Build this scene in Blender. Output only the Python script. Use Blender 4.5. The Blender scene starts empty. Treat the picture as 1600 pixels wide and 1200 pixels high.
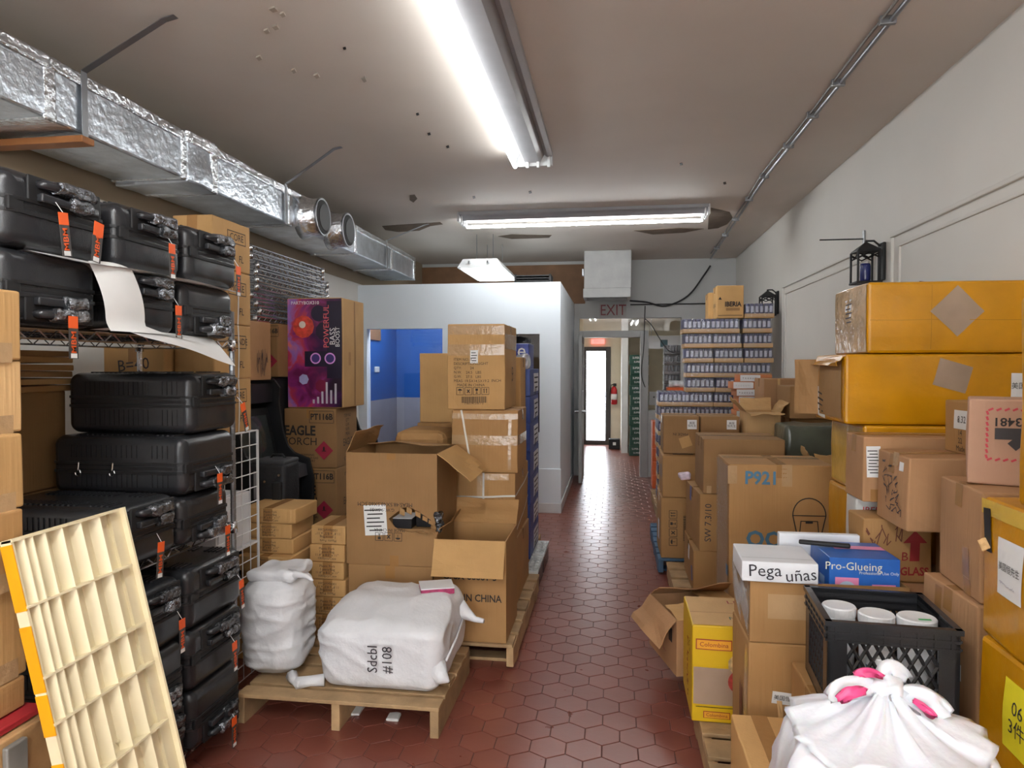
import bpy, bmesh, math, random
from mathutils import Vector, Matrix, noise
PI = math.pi
SC = bpy.context.scene
COL = SC.collection
# ---------------------------------------------------------------- camera, world, exposure
CAMH = 1.65
YAW, PITCH, FPX = math.radians(8.2853), math.radians(1.4255), 1085.0
cam = bpy.data.cameras.new('camera'); cam_o = bpy.data.objects.new('camera', cam); COL.objects.link(cam_o)
cam_o.location = (0, 0, CAMH); cam_o.rotation_euler = (PI/2-PITCH, 0, YAW)
cam.sensor_width = 36; cam.lens = FPX/1600*36; cam.clip_start = .05; cam.clip_end = 100
SC.camera = cam_o
W = bpy.data.worlds.new('overcast_sky'); SC.world = W; W.use_nodes = True
W.node_tree.nodes['Background'].inputs[0].default_value = (.93, .97, 1, 1)
W.node_tree.nodes['Background'].inputs[1].default_value = 9.0
SC.view_settings.view_transform = 'Standard'; SC.view_settings.look = 'None'
SC.view_settings.exposure = 0.68; SC.view_settings.gamma = 1.0; SC.view_settings.use_curve_mapping = False
FILL_TUBE = 70.0  # strength of the two fill fixtures added behind the viewer
# ---------------------------------------------------------------- camera geometry: a photo point on the plane at depth Y (room metres)
FW = Vector((-math.sin(YAW)*math.cos(PITCH), math.cos(YAW)*math.cos(PITCH), -math.sin(PITCH)))
RT = Vector((math.cos(YAW), math.sin(YAW), 0)); UP = RT.cross(FW)
def at(px, py, Y):
    d = FW + RT*((px-800)/FPX) + UP*((600-py)/FPX)
    return Vector((0, 0, CAMH)) + d*(Y/d.y)
# ---------------------------------------------------------------- helpers
def tag(o, label=None, cat=None, group=None, kind=None):
    if label: o['label'] = label
    if cat: o['category'] = cat
    if group: o['group'] = group
    if kind: o['kind'] = kind
    return o
def empty(name, loc=(0, 0, 0), rz=0, rx=0, ry=0):
    o = bpy.data.objects.new(name, None); COL.objects.link(o)
    o.location = loc; o.rotation_euler = (rx, ry, rz); o.empty_display_size = .05
    return o
def link(name, me, mat=None, parent=None):
    if mat is not None and not me.materials: me.materials.append(mat)
    o = bpy.data.objects.new(name, me); COL.objects.link(o)
    if parent: o.parent = parent
    return o
class MB:
    def __init__(s): s.v = []; s.f = []
    def add(s, v, f, M=None):
        n = len(s.v)
        s.v += [tuple(M @ Vector(p)) if M else tuple(p) for p in v]
        s.f += [tuple(i+n for i in q) for q in f]
        return s
    def box(s, x0, x1, y0, y1, z0, z1, M=None):
        v = [(x, y, z) for z in (z0, z1) for y in (y0, y1) for x in (x0, x1)]
        return s.add(v, [(0, 2, 3, 1), (4, 5, 7, 6), (0, 1, 5, 4), (2, 6, 7, 3), (0, 4, 6, 2), (1, 3, 7, 5)], M)
    def rbox(s, x0, x1, y0, y1, z0, z1, r=.005, n=1, k=1, fn=None, M=None):
        v, f = rbox(x1-x0, y1-y0, z1-z0, r, n, k)
        c = Vector(((x0+x1)/2, (y0+y1)/2, (z0+z1)/2)); v = [Vector(p)+c for p in v]
        if fn: v = [fn(p) for p in v]
        return s.add(v, f, M)
    def tube(s, pts, r, n=6, cap=True, M=None):
        pts = [Vector(p) for p in pts]; v = []; f = []
        prev = None
        for i, p in enumerate(pts):
            t = (pts[min(i+1, len(pts)-1)]-pts[max(i-1, 0)]).normalized()
            a = prev if prev else (Vector((0, 0, 1)) if abs(t.z) < .9 else Vector((1, 0, 0)))
            b = t.cross(a).normalized(); a = b.cross(t).normalized(); prev = a
            rr = r[i] if isinstance(r, (list, tuple)) else r
            for j in range(n):
                an = 2*PI*j/n; v.append(p+a*rr*math.cos(an)+b*rr*math.sin(an))
        for i in range(len(pts)-1):
            for j in range(n):
                k = (j+1) % n; f.append((i*n+j, i*n+k, (i+1)*n+k, (i+1)*n+j))
        if cap:
            f.append(tuple(range(n))[::-1]); f.append(tuple(range((len(pts)-1)*n, len(pts)*n)))
        return s.add(v, f, M)
    def lathe(s, prof, n=16, M=None):
        v = []; f = []
        for r, z in prof:
            for j in range(n): v.append((r*math.cos(2*PI*j/n), r*math.sin(2*PI*j/n), z))
        for i in range(len(prof)-1):
            for j in range(n):
                k = (j+1) % n; f.append((i*n+j, i*n+k, (i+1)*n+k, (i+1)*n+j))
        f.append(tuple(range(n))[::-1]); f.append(tuple(range((len(prof)-1)*n, len(prof)*n)))
        return s.add(v, f, M)
    def prism(s, poly, a, b, axis='y'):
        # poly in the plane across the axis, extruded a..b
        n = len(poly)
        def m(p, t): return {'y': (p[0], t, p[1]), 'x': (t, p[0], p[1]), 'z': (p[0], p[1], t)}[axis]
        v = [m(p, a) for p in poly]+[m(p, b) for p in poly]
        f = [tuple(range(n)), tuple(range(n, 2*n))[::-1]]+[(i, i+n, (i+1) % n+n, (i+1) % n) for i in range(n)]
        return s.add(v, f)
    def mesh(s, name, smooth=False, fix=True):
        me = bpy.data.meshes.new(name); me.from_pydata(s.v, [], s.f)
        if fix:
            bm = bmesh.new(); bm.from_mesh(me); bmesh.ops.recalc_face_normals(bm, faces=bm.faces); bm.to_mesh(me); bm.free()
        if smooth: me.polygons.foreach_set('use_smooth', [True]*len(me.polygons))
        me.update(); return me
    def build(s, name, mat, parent=None, smooth=False, fix=True):
        return link(name, s.mesh(name, smooth, fix), mat, parent)
def rbox(w, d, h, r, n=1, k=1):
    r = min(r, w*.49, d*.49, h*.49)
    def ax(H):
        e = [H-r+r*i/k for i in range(k+1)]
        inner = [-(H-r)+2*(H-r)*i/n for i in range(1, n)]
        return [-x for x in e[::-1]]+inner+e
    A = [ax(w/2), ax(d/2), ax(h/2)]; Hh = [w/2, d/2, h/2]
    idx = {}; V = []; F = []
    def vid(p):
        q = tuple(round(c, 6) for c in p)
        if q not in idx:
            inn = Vector([max(-(Hh[i]-r), min(Hh[i]-r, p[i])) for i in range(3)])
            dv = Vector(p)-inn
            idx[q] = len(V); V.append(inn+dv.normalized()*r if dv.length > 1e-9 else inn)
        return idx[q]
    for a in range(3):
        b, c = (a+1) % 3, (a+2) % 3
        for sg in (-1, 1):
            for i in range(len(A[b])-1):
                for j in range(len(A[c])-1):
                    q = []
                    for (u, v) in ((i, j), (i+1, j), (i+1, j+1), (i, j+1)):
                        p = [0, 0, 0]; p[a] = sg*Hh[a]; p[b] = A[b][u]; p[c] = A[c][v]; q.append(vid(p))
                    F.append(tuple(q) if sg > 0 else tuple(q[::-1]))
    return V, F
def text_mesh(body, size=1.0, align='CENTER', space=1.0, res=2, bold=0):
    cu = bpy.data.curves.new('t', 'FONT'); cu.body = body; cu.size = size; cu.align_x = align; cu.align_y = 'CENTER'
    cu.resolution_u = res; cu.space_line = space; cu.offset = bold*size*.03
    o = bpy.data.objects.new('t', cu); me = bpy.data.meshes.new_from_object(o)
    v = [p.co.copy() for p in me.vertices]; f = [tuple(p.vertices) for p in me.polygons]
    bpy.data.objects.remove(o); bpy.data.curves.remove(cu); bpy.data.meshes.remove(me)
    return v, f
# ---------------------------------------------------------------- materials
MATS = {}
def srgb(r, g, b):
    f = lambda c: (c/255/12.92 if c/255 <= .04045 else ((c/255+.055)/1.055)**2.4)
    return (f(r), f(g), f(b), 1)
def mat(name, col, rough=.6, metal=0, var=.12, vscale=6, bump=0, bscale=60, spec=.5, kind=None, **kw):
    if name in MATS: return MATS[name]
    m = bpy.data.materials.new(name); m.use_nodes = True; MATS[name] = m
    nt = m.node_tree; N = nt.nodes; L = nt.links; b = N['Principled BSDF']
    c = srgb(*col)
    b.inputs['Roughness'].default_value = rough; b.inputs['Metallic'].default_value = metal
    b.inputs['Specular IOR Level'].default_value = spec
    for k, v in kw.items():
        b.inputs[k.replace('_', ' ')].default_value = v
    tc = N.new('ShaderNodeTexCoord')
    nz = N.new('ShaderNodeTexNoise'); nz.inputs['Scale'].default_value = vscale; nz.inputs['Detail'].default_value = 5
    L.new(tc.outputs['Object'], nz.inputs['Vector'])
    oi = N.new('ShaderNodeObjectInfo')
    mr = N.new('ShaderNodeMapRange'); mr.inputs[3].default_value = 1-var; mr.inputs[4].default_value = 1+var
    mr.inputs[1].default_value = .3; mr.inputs[2].default_value = .7
    L.new(nz.outputs[0], mr.inputs[0])
    mr2 = N.new('ShaderNodeMapRange'); mr2.inputs[3].default_value = 1-var*.7; mr2.inputs[4].default_value = 1+var*.7
    L.new(oi.outputs['Random'], mr2.inputs[0])
    mu = N.new('ShaderNodeMath'); mu.operation = 'MULTIPLY'; L.new(mr.outputs[0], mu.inputs[0]); L.new(mr2.outputs[0], mu.inputs[1])
    mx = N.new('ShaderNodeVectorMath'); mx.operation = 'SCALE'; mx.inputs[0].default_value = c[:3]; L.new(mu.outputs[0], mx.inputs['Scale'])
    L.new(mx.outputs[0], b.inputs['Base Color'])
    if bump:
        n2 = N.new('ShaderNodeTexNoise'); n2.inputs['Scale'].default_value = bscale; n2.inputs['Detail'].default_value = 4
        L.new(tc.outputs['Object'], n2.inputs['Vector'])
        bp = N.new('ShaderNodeBump'); bp.inputs['Strength'].default_value = bump; bp.inputs['Distance'].default_value = .01
        L.new(n2.outputs[0], bp.inputs['Height']); L.new(bp.outputs[0], b.inputs['Normal'])
    return m
def cardboard(name, col):
    if name in MATS: return MATS[name]
    m = mat(name, col, rough=.72, var=.09, vscale=4, spec=.3)
    nt = m.node_tree; N = nt.nodes; L = nt.links; b = N['Principled BSDF']
    tc = N.new('ShaderNodeTexCoord'); mp = N.new('ShaderNodeMapping'); mp.inputs['Scale'].default_value = (90, 90, 3)
    L.new(tc.outputs['Object'], mp.inputs[0])
    nz = N.new('ShaderNodeTexNoise'); nz.inputs['Scale'].default_value = 1; nz.inputs['Detail'].default_value = 3; L.new(mp.outputs[0], nz.inputs['Vector'])
    n3 = N.new('ShaderNodeTexNoise'); n3.inputs['Scale'].default_value = 7; n3.inputs['Detail'].default_value = 6; L.new(tc.outputs['Object'], n3.inputs['Vector'])
    ad = N.new('ShaderNodeMath'); ad.operation = 'ADD'; L.new(nz.outputs[0], ad.inputs[0]); L.new(n3.outputs[0], ad.inputs[1])
    bp = N.new('ShaderNodeBump'); bp.inputs['Strength'].default_value = .28; bp.inputs['Distance'].default_value = .006
    L.new(ad.outputs[0], bp.inputs['Height']); L.new(bp.outputs[0], b.inputs['Normal'])
    return m
def emit(name, col, s):
    m = bpy.data.materials.new(name); m.use_nodes = True; MATS[name] = m
    b = m.node_tree.nodes['Principled BSDF']; b.inputs['Base Color'].default_value = (.8, .8, .8, 1)
    b.inputs['Emission Color'].default_value = (*col, 1); b.inputs['Emission Strength'].default_value = s
    return m
def clear(name, tint=(1, 1, 1), gloss=.12, rough=.08, cover=0.0, cc=(.9, .9, .9)):
    m = bpy.data.materials.new(name); m.use_nodes = True; MATS[name] = m
    nt = m.node_tree; N = nt.nodes; L = nt.links; N.remove(N['Principled BSDF'])
    t = N.new('ShaderNodeBsdfTransparent'); t.inputs[0].default_value = (*tint, 1)
    g = N.new('ShaderNodeBsdfGlossy'); g.inputs['Roughness'].default_value = rough
    mx = N.new('ShaderNodeMixShader'); mx.inputs[0].default_value = gloss
    L.new(t.outputs[0], mx.inputs[1]); L.new(g.outputs[0], mx.inputs[2]); out = mx
    if bump_wrap := (rough > .1):
        tc = N.new('ShaderNodeTexCoord'); nz = N.new('ShaderNodeTexNoise'); nz.inputs['Scale'].default_value = 28; nz.inputs['Detail'].default_value = 4
        L.new(tc.outputs['Object'], nz.inputs['Vector'])
        bp = N.new('ShaderNodeBump'); bp.inputs['Strength'].default_value = .45; bp.inputs['Distance'].default_value = .02
        L.new(nz.outputs[0], bp.inputs['Height']); L.new(bp.outputs[0], g.inputs['Normal'])
    if cover:
        d = N.new('ShaderNodeBsdfDiffuse'); d.inputs[0].default_value = (*cc, 1)
        m2 = N.new('ShaderNodeMixShader'); m2.inputs[0].default_value = cover
        L.new(mx.outputs[0], m2.inputs[1]); L.new(d.outputs[0], m2.inputs[2]); out = m2
    L.new(out.outputs[0], N['Material Output'].inputs[0])
    return m
CB = [cardboard('cardboard_kraft', (166, 126, 80)), cardboard('cardboard_tan', (188, 148, 96)), cardboard('cardboard_brown', (150, 114, 74)),
      cardboard('cardboard_pink_tan', (174, 132, 94)), cardboard('cardboard_pale', (202, 164, 114))]
M_IN = cardboard('cardboard_inside', (160, 124, 82))
TAPE = mat('brown_packing_tape', (160, 118, 72), rough=.22, var=.06, bump=.15, bscale=30)
TAPEC = mat('clear_packing_tape', (178, 146, 108), rough=.16, var=.08, bump=.3, bscale=40)
YTAPE = mat('yellow_tape', (184, 127, 0), rough=.3, var=.16, vscale=5, bump=.35, bscale=14)
INK = mat('black_ink', (38, 33, 30), rough=.7, var=.15)
INKP = mat('marker_ink', (45, 42, 50), rough=.6)
INKR = mat('red_ink', (150, 42, 44), rough=.7)
INKB = mat('blue_ink', (70, 115, 145), rough=.7)
INKW = mat('white_print', (225, 225, 225), rough=.6)
PAPER = mat('label_paper', (226, 226, 224), rough=.6, var=.04)
WHITEC = mat('white_carton_board', (222, 224, 228), rough=.5, var=.04)
BLACKP = mat('black_shell_plastic', (40, 41, 44), rough=.27, var=.1, bump=.08, bscale=300)
BLACKM = mat('black_matte', (19, 19, 21), rough=.6, var=.1)
WRAP = mat('crumpled_clear_film', (112, 114, 118), rough=.1, metal=.8, var=.7, vscale=50, bump=1.0, bscale=55)
ORANGE = mat('orange_tag', (232, 92, 28), rough=.5, var=.04)
CHROME = mat('chrome_wire', (205, 207, 210), rough=.22, metal=1, var=.08)
STEEL = mat('grey_steel', (150, 152, 155), rough=.4, metal=.9, var=.1)
FOIL = mat('duct_foil', (205, 212, 220), rough=.3, metal=.92, var=.16, vscale=9, bump=.55, bscale=26)
FOILT = mat('duct_foil_tape', (222, 226, 230), rough=.22, metal=.95, var=.2, vscale=30, bump=1.0, bscale=34)
WOOD = mat('pallet_wood', (168, 138, 100), rough=.75, var=.22, vscale=9, bump=.4, bscale=40)
PLY = mat('plywood_brown', (122, 88, 60), rough=.7, var=.2, vscale=5)
WHITEP = mat('white_enamel', (214, 216, 216), rough=.45, var=.05)
PVC = mat('cream_plastic', (226, 212, 176), rough=.4, var=.05)
SACK = mat('woven_white_sack', (222, 223, 226), rough=.42, var=.05, vscale=9, bump=.35, bscale=45)
POLY = mat('thin_white_bag_film', (222, 223, 229), rough=.28, var=.03, bump=.5, bscale=16, Subsurface_Weight=.15)
STRAP = mat('white_strap', (214, 210, 200), rough=.5)
RUBBER = mat('dark_rubber', (24, 24, 25), rough=.5)
# ================================================================ SETTING
def struct(name, mb, m, parent=None, label=None):
    o = mb.build(name, m, parent)
    if not parent:
        o['kind'] = 'structure'
    if label: o['label'] = label
    return o
LX, RX, YB, YF, CZ = -2.95, 1.77, 10.54, -4.2, 3.24     # left wall, right wall, back wall, wall behind camera, ceiling
YE = 14.8
M_CEIL = mat('ceiling_paint', (208, 200, 191), rough=.75, var=.07, vscale=.8, bump=.12, bscale=3)
M_WALLW = mat('wall_white', (214, 212, 206), rough=.65, var=.04, vscale=1.2, bump=.06, bscale=8)
M_WALLT = mat('wall_tan', (142, 126, 104), rough=.7, var=.05, vscale=1.5)
M_ROOM = mat('partition_blue_white', (232, 241, 248), rough=.55, var=.03, vscale=1)
M_GREYW = mat('wall_grey', (172, 172, 170), rough=.65, var=.05, vscale=1)
M_CREAM = mat('wall_cream', (222, 214, 192), rough=.65, var=.04)
M_GROUT = mat('grout', (78, 52, 46), rough=.8, var=.15)
# floor: slab of grout, hexagonal tiles on it
fl = struct('floor', MB().box(-3.2, 2.2, YF-.2, YE+.6, -.12, -.003), M_GROUT, label='red-brown hexagonal quarry tile floor')
def tile_material():
    m = mat('quarry_tile', (122, 66, 54), rough=.34, var=.0, spec=.55)
    nt = m.node_tree; N = nt.nodes; L = nt.links; b = N['Principled BSDF']
    ge = N.new('ShaderNodeNewGeometry'); oi = N.new('ShaderNodeObjectInfo'); ad = N.new('ShaderNodeMath'); ad.operation = 'ADD'
    L.new(ge.outputs['Random Per Island'], ad.inputs[0]); L.new(oi.outputs['Random'], ad.inputs[1])
    fr = N.new('ShaderNodeMath'); fr.operation = 'FRACT'; L.new(ad.outputs[0], fr.inputs[0])
    nz = N.new('ShaderNodeTexNoise'); nz.inputs['Scale'].default_value = 3.0; nz.inputs['Detail'].default_value = 6; L.new(ge.outputs['Position'], nz.inputs['Vector'])
    a2 = N.new('ShaderNodeMath'); a2.operation = 'MULTIPLY_ADD'; a2.inputs[1].default_value = .35; L.new(fr.outputs[0], a2.inputs[0]); L.new(nz.outputs[0], a2.inputs[2])
    cr = N.new('ShaderNodeValToRGB'); L.new(a2.outputs[0], cr.inputs[0])
    cr.color_ramp.elements[0].position = .2; cr.color_ramp.elements[0].color = srgb(112, 60, 49)
    cr.color_ramp.elements[1].position = 1.05 if False else 1.0; cr.color_ramp.elements[1].color = srgb(134, 76, 62)
    L.new(cr.outputs[0], b.inputs['Base Color'])
    n2 = N.new('ShaderNodeTexNoise'); n2.inputs['Scale'].default_value = 9; n2.inputs['Detail'].default_value = 5; L.new(ge.outputs['Position'], n2.inputs['Vector'])
    mr = N.new('ShaderNodeMapRange'); mr.inputs[3].default_value = .25; mr.inputs[4].default_value = .33; L.new(n2.outputs[0], mr.inputs[0]); L.new(mr.outputs[0], b.inputs['Roughness'])
    bp = N.new('ShaderNodeBump'); bp.inputs['Strength'].default_value = .12; bp.inputs['Distance'].default_value = .004
    n4 = N.new('ShaderNodeTexNoise'); n4.inputs['Scale'].default_value = 30; L.new(ge.outputs['Position'], n4.inputs['Vector']); L.new(n4.outputs[0], bp.inputs['Height']); L.new(bp.outputs[0], b.inputs['Normal'])
    return m
M_TILE = tile_material()
TW = .1543; TR = TW/math.sqrt(3); DY = TW*.8660254
def hexa(cx, cy, g=.0022):
    v = []; f = []
    for (rr, z) in ((TR-g, -.004), (TR-g, -.0012), (TR-g-.0022, 0)):
        for i in range(6):
            a = PI/6+i*PI/3; v.append((cx+rr*math.cos(a), cy+rr*math.sin(a), z))
    for l in (0, 1):
        for i in range(6): f.append((l*6+i, l*6+(i+1) % 6, (l+1)*6+(i+1) % 6, (l+1)*6+i))
    f.append(tuple(range(12, 18))); return v, f
base = at(940.2, 1173.7, 2.0); base = Vector((0, 0, CAMH))+(base-Vector((0, 0, CAMH)))*(CAMH/(CAMH-base.z))   # a tile's right-hand side on the floor
ox, oy = base.x-TW/2, base.y
cells = []
for j in range(int((YF-oy)/DY)-1, int((YE+.5-oy)/DY)+1):
    for i in range(-40, 30):
        x = ox+i*TW+(TW/2 if j % 2 else 0); y = oy+j*DY
        if LX-.1 < x < RX+.1 and YF < y < YE+.5: cells.append((y, x))
cells.sort()
def seen(x, y):
    if y < 2.38: return False
    left = -1.95 if y < 3.05 else (-1.0 if y < 3.75 else (-.72 if y < 7.7 else -.6))
    return left < x < (.62 if y < 3.0 else .5)
vis = [c for c in cells if seen(c[1], c[0])][:300]; viss = set(vis)
tile_me = MB().add(*hexa(0, 0)).mesh('hexagon_tile')
for (y, x) in vis:
    t = link('hexagon_tile', tile_me, M_TILE, fl); t.location = (x, y, 0)
mb = MB()
for (y, x) in cells:
    if (y, x) not in viss and y > .5: mb.add(*hexa(x, y))
mb.box(-3.1, 2.1, YF, .45, -.004, -.001)
mb.build('tile_field', M_TILE, fl, fix=False)['kind'] = 'stuff'
# walls, ceiling
struct('wall_left', MB().box(LX-.15, LX, YF, YE+.2, 0, 2.62), M_WALLW, label='white left wall behind the shelving')
struct('trim_1', MB().box(LX-.15, LX+.004, YF, YB, 2.62, CZ), M_WALLT, label='tan painted upper band of the left wall')
wr = struct('wall_right', MB().box(RX, RX+.15, YF, YE+.2, 0, CZ), M_WALLW, label='white right wall with panel mouldings')
wf = struct('wall_front', MB().box(LX-.2, -1.9, YF-.15, YF, 0, CZ).box(.9, RX+.2, YF-.15, YF, 0, CZ).box(-1.9, .9, YF-.15, YF, 0, .8).box(-1.9, .9, YF-.15, YF, 2.4, CZ), M_WALLW)  # opening left for the added daylight window
w1 = struct('fill_window', MB().box(-1.9, -1.85, YF-.1, YF-.04, .8, 2.4).box(.85, .9, YF-.1, YF-.04, .8, 2.4).box(-1.85, .85, YF-.1, YF-.04, .8, .85).box(-1.85, .85, YF-.1, YF-.04, 2.35, 2.4).box(-.53, -.47, YF-.1, YF-.04, .85, 2.35), mat('dark_bronze_frame', (58, 54, 50), rough=.45, var=.05), label='added window behind the viewer letting in fill daylight')  # unseen window, added so daylight fills the room from the front
ce = struct('ceiling', MB().box(LX-.2, RX+.2, YF-.2, YB+.1, CZ, CZ+.15), M_CEIL, label='tan painted plaster ceiling with peeling spots')
M_PEEL = mat('bare_plaster_patch', (104, 90, 76), rough=.85, var=.2, vscale=12)
M_FLAKE = mat('paint_flake', (178, 168, 154), rough=.7, var=.1)
def patch(pts, m, name, t=.004):
    q = []
    for (px, py) in pts:
        p = at(px, py, 5); c = Vector((0, 0, CAMH)); d = p-c; q.append((c+d*((CZ-CAMH)/d.z)).xy)
    MB().prism([(p.x, p.y) for p in q], CZ-t, CZ+.002, 'z').build(name, m, ce)
patch([(597, 353), (640, 350), (688, 347), (692, 350), (672, 353), (655, 360), (622, 362), (602, 359)], M_PEEL, 'peeled_patch')
patch([(1108, 324), (1118, 326), (1140, 331), (1145, 340), (1136, 350), (1122, 356), (1106, 358)], M_PEEL, 'peeled_patch')
patch([(778, 369), (800, 366), (862, 367), (858, 371), (835, 372), (800, 373)], M_PEEL, 'peeled_patch')
patch([(990, 360), (1060, 356), (1100, 357), (1070, 363), (1020, 366)], M_PEEL, 'peeled_patch')
patch([(640, 305), (648, 304), (652, 310), (646, 316), (640, 312)], M_PEEL, 'peeled_patch')
for (a, b, s) in ((420, 12, 9), (425, 40, 7), (412, 46, 6), (400, 88, 6), (455, 108, 5), (490, 116, 6), (437, 20, 6), (565, 122, 5)):
    patch([(a, b), (a+s, b-3), (a+s*1.6, b+3), (a+s*.7, b+5)], M_FLAKE, 'paint_flake', .008)
for (a, b) in ((536, 74), (650, 177), (668, 208), (697, 228), (826, 299), (738, 307), (1130, 285), (1062, 255)):
    patch([(a, b), (a+4, b-1), (a+5, b+2), (a+1, b+3)], BLACKM, 'ceiling_nail_hole')
# right wall mouldings (two picture-frame panels)
def frame(y0, y1, z1, z0, w, name, px=.018):
    for (a, b, c, d) in ((y0, y1, z1-w, z1), (y0, y1, z0, z0+w), (y0, y0+w, z0+w, z1-w), (y1-w, y1, z0+w, z1-w)):
        MB().rbox(RX-px, RX+.004, a, b, c, d, .005).build(name, M_WALLW, wr)
frame(1.0, 4.78, 2.5, .3, .026, 'panel_moulding'); frame(1.1, 4.66, 2.42, .38, .02, 'inner_moulding', .012)
frame(5.08, 7.66, 2.5, .3, .026, 'panel_moulding'); frame(5.18, 7.56, 2.42, .38, .02, 'inner_moulding', .012)
# partition room (white box with two openings)
RXX = -.585; RT0 = 2.57; RY = 7.78
mbp = MB()
mbp.box(LX, -2.845, RY, RY+.12, 0, RT0); mbp.box(-2.845, -1.94, RY, RY+.12, 2.09, RT0); mbp.box(-2.845, -1.94, RY, RY+.12, 0, .55)
mbp.box(-1.94, -1.10, RY, RY+.12, 0, RT0); mbp.box(-1.10, -.82, RY, RY+.12, 2.02, RT0); mbp.box(-.82, RXX, RY, RY+.12, 0, RT0); mbp.box(-1.10, -.82, RY, RY+.12, 0, .9)
mbp.box(RXX-.12, RXX, RY+.12, YB, 0, RT0); mbp.box(LX, RXX, RY, YB, RT0, RT0+.03)
wp = struct('wall_partition', mbp, M_ROOM, label='pale blue-white partition wall with window openings')
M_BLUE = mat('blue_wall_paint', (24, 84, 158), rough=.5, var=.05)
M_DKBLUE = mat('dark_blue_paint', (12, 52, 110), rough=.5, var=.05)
M_LGREY = mat('grey_wall_paint', (150, 148, 156), rough=.6, var=.05)
inn = MB().box(LX, RXX-.12, 9.2, 9.25, 1.23, RT0).build('inner_blue_wall', M_BLUE, wp)
MB().box(LX, RXX-.12, 9.19, 9.26, 0, 1.23).build('inner_grey_dado', M_LGREY, wp)
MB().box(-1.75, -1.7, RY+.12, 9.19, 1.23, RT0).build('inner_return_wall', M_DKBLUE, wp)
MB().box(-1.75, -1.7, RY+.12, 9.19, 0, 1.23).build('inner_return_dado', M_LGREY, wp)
MB().box(LX, LX+.012, RY+.12, 9.19, 1.23, RT0).build('inner_blue_wall', M_BLUE, wp)
MB().box(LX, LX+.014, RY+.12, 9.19, 0, 1.23).build('inner_grey_dado', M_LGREY, wp)
MB().box(LX+.012, LX+.03, 7.95, 8.5, 1.98, 2.3).build('brown_shelf_panel', PLY, wp)
MB().rbox(-2.75, -2.15, 8.0, 8.3, RT0-.07, RT0-.02, .01).build('inner_fill_panel', emit('inner_fill_glow', (.95, .98, 1), 14.0), wp)  # unseen glowing panel, added to brighten the blue inner walls
MB().rbox(LX+.01, LX+.025, 8.3, 8.46, 1.58, 1.65, .005).build('socket_plate', WHITEP, wp)
GLASS = clear('window_glass', (.97, .98, 1), .06, .02)
MB().box(-2.845, -1.94, RY+.05, RY+.056, .55, 2.09).build('window_pane', GLASS, wp)
MB().box(-1.10, -.82, RY+.05, RY+.056, .9, 2.02).build('window_pane', GLASS, wp)
MB().box(-1.2, -.72, RY+.5, RY+.55, .3, 2.4).build('dark_panel', BLACKM, wp)
struct('baseboard_partition', MB().rbox(-.86, RXX+.012, RY-.014, RY+.002, 0, .11, .004).rbox(RXX, RXX+.014, RY, YB-.6, 0, .11, .004), WHITEP, label='white baseboard along the partition')
struct('trim_2', MB().rbox(-.84, RXX+.01, RY-.01, RY+.01, .11, .5, .003), M_ROOM, label='low white plinth at the partition corner')
# back wall with a doorway, transom and hatch
mbk = MB()
mbk.box(LX-.1, -.51, YB, YB+.14, 0, CZ); mbk.box(-.51, RX, YB, YB+.14, 2.38, CZ); mbk.box(.52, 1.0, YB, YB+.14, 0, 1.0); mbk.box(1.0, RX, YB, YB+.14, 0, 2.38)
struct('wall_back', mbk, M_GREYW, label='grey back wall above the doorway')
struct('trim_3', MB().box(LX, -.42, YB-.02, YB-.001, RT0+.03, CZ-.05), PLY, label='brown plywood on the upper back wall')
M_JAMB = mat('grey_door_paint', (150, 150, 148), rough=.5, var=.05)
d1 = struct('door_1', MB().rbox(-.51, -.45, YB-.03, YB+.17, 0, 2.19, .004), M_JAMB, label='grey painted door frame with transom')
MB().rbox(.40, .52, YB-.03, YB+.17, 0, 2.19, .004).build('door_jamb', M_JAMB, d1)
MB().rbox(-.45, .40, YB-.03, YB+.17, 2.09, 2.19, .004).build('door_header', M_JAMB, d1)
MB().box(-.45, 1.0, YB+.06, YB+.066, 2.19, 2.38).build('transom_pane', GLASS, d1)
dl = MB()
for (a, b, c, d) in ((9.72, 9.86, .02, 2.08), (10.36, 10.5, .02, 2.08), (9.86, 10.36, .02, 1.3), (9.86, 10.36, 1.98, 2.08)): dl.box(-.475, -.432, a, b, c, d)
dl = dl.build('door_leaf', M_JAMB, d1)
MB().box(-.457, -.451, 9.86, 10.36, 1.3, 1.98).build('door_window', GLASS, dl)
MB().tube([(-.52, 9.8, 1.02), (-.39, 9.8, 1.02)], .022, 8).tube([(-.39, 9.8, 1.02), (-.39, 9.9, 1.02)], .011, 6).tube([(-.52, 9.8, 1.02), (-.52, 9.9, 1.02)], .011, 6).build('lever_handle', STEEL, dl)
# room beyond
struct('wall_far', MB().box(-1.4, -.62, YE, YE+.15, 0, 2.95).box(-.05, RX, YE, YE+.15, 0, 2.95).box(-.62, -.05, YE, YE+.15, 2.07, 2.95), M_CREAM, label='cream end wall of the room beyond')
struct('wall_side', MB().box(-1.4, -1.25, YB+.14, YE, 0, 2.95), M_CREAM)
struct('ceiling_far', MB().box(-1.4, RX, YB+.14, YE+.15, 2.95, 3.05), M_CREAM)
struct('trim_4', MB().box(.16, .28, 13.4, 14.8, 0, 2.95), WHITEP, label='white pilaster beside the stacked green cases')
M_DKFR = mat('dark_bronze_frame', (58, 54, 50), rough=.45, var=.05)
d2 = struct('door_2', MB().rbox(-.62, -.56, YE-.03, YE+.1, 0, 2.07, .004).rbox(-.16, -.05, YE-.03, YE+.1, 0, 2.07, .004).rbox(-.56, -.16, YE-.03, YE+.1, 1.98, 2.07, .004).rbox(-.56, -.16, YE-.03, YE+.1, 0, .09, .004), M_DKFR, label='dark framed glass exit door filled with daylight')
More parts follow.
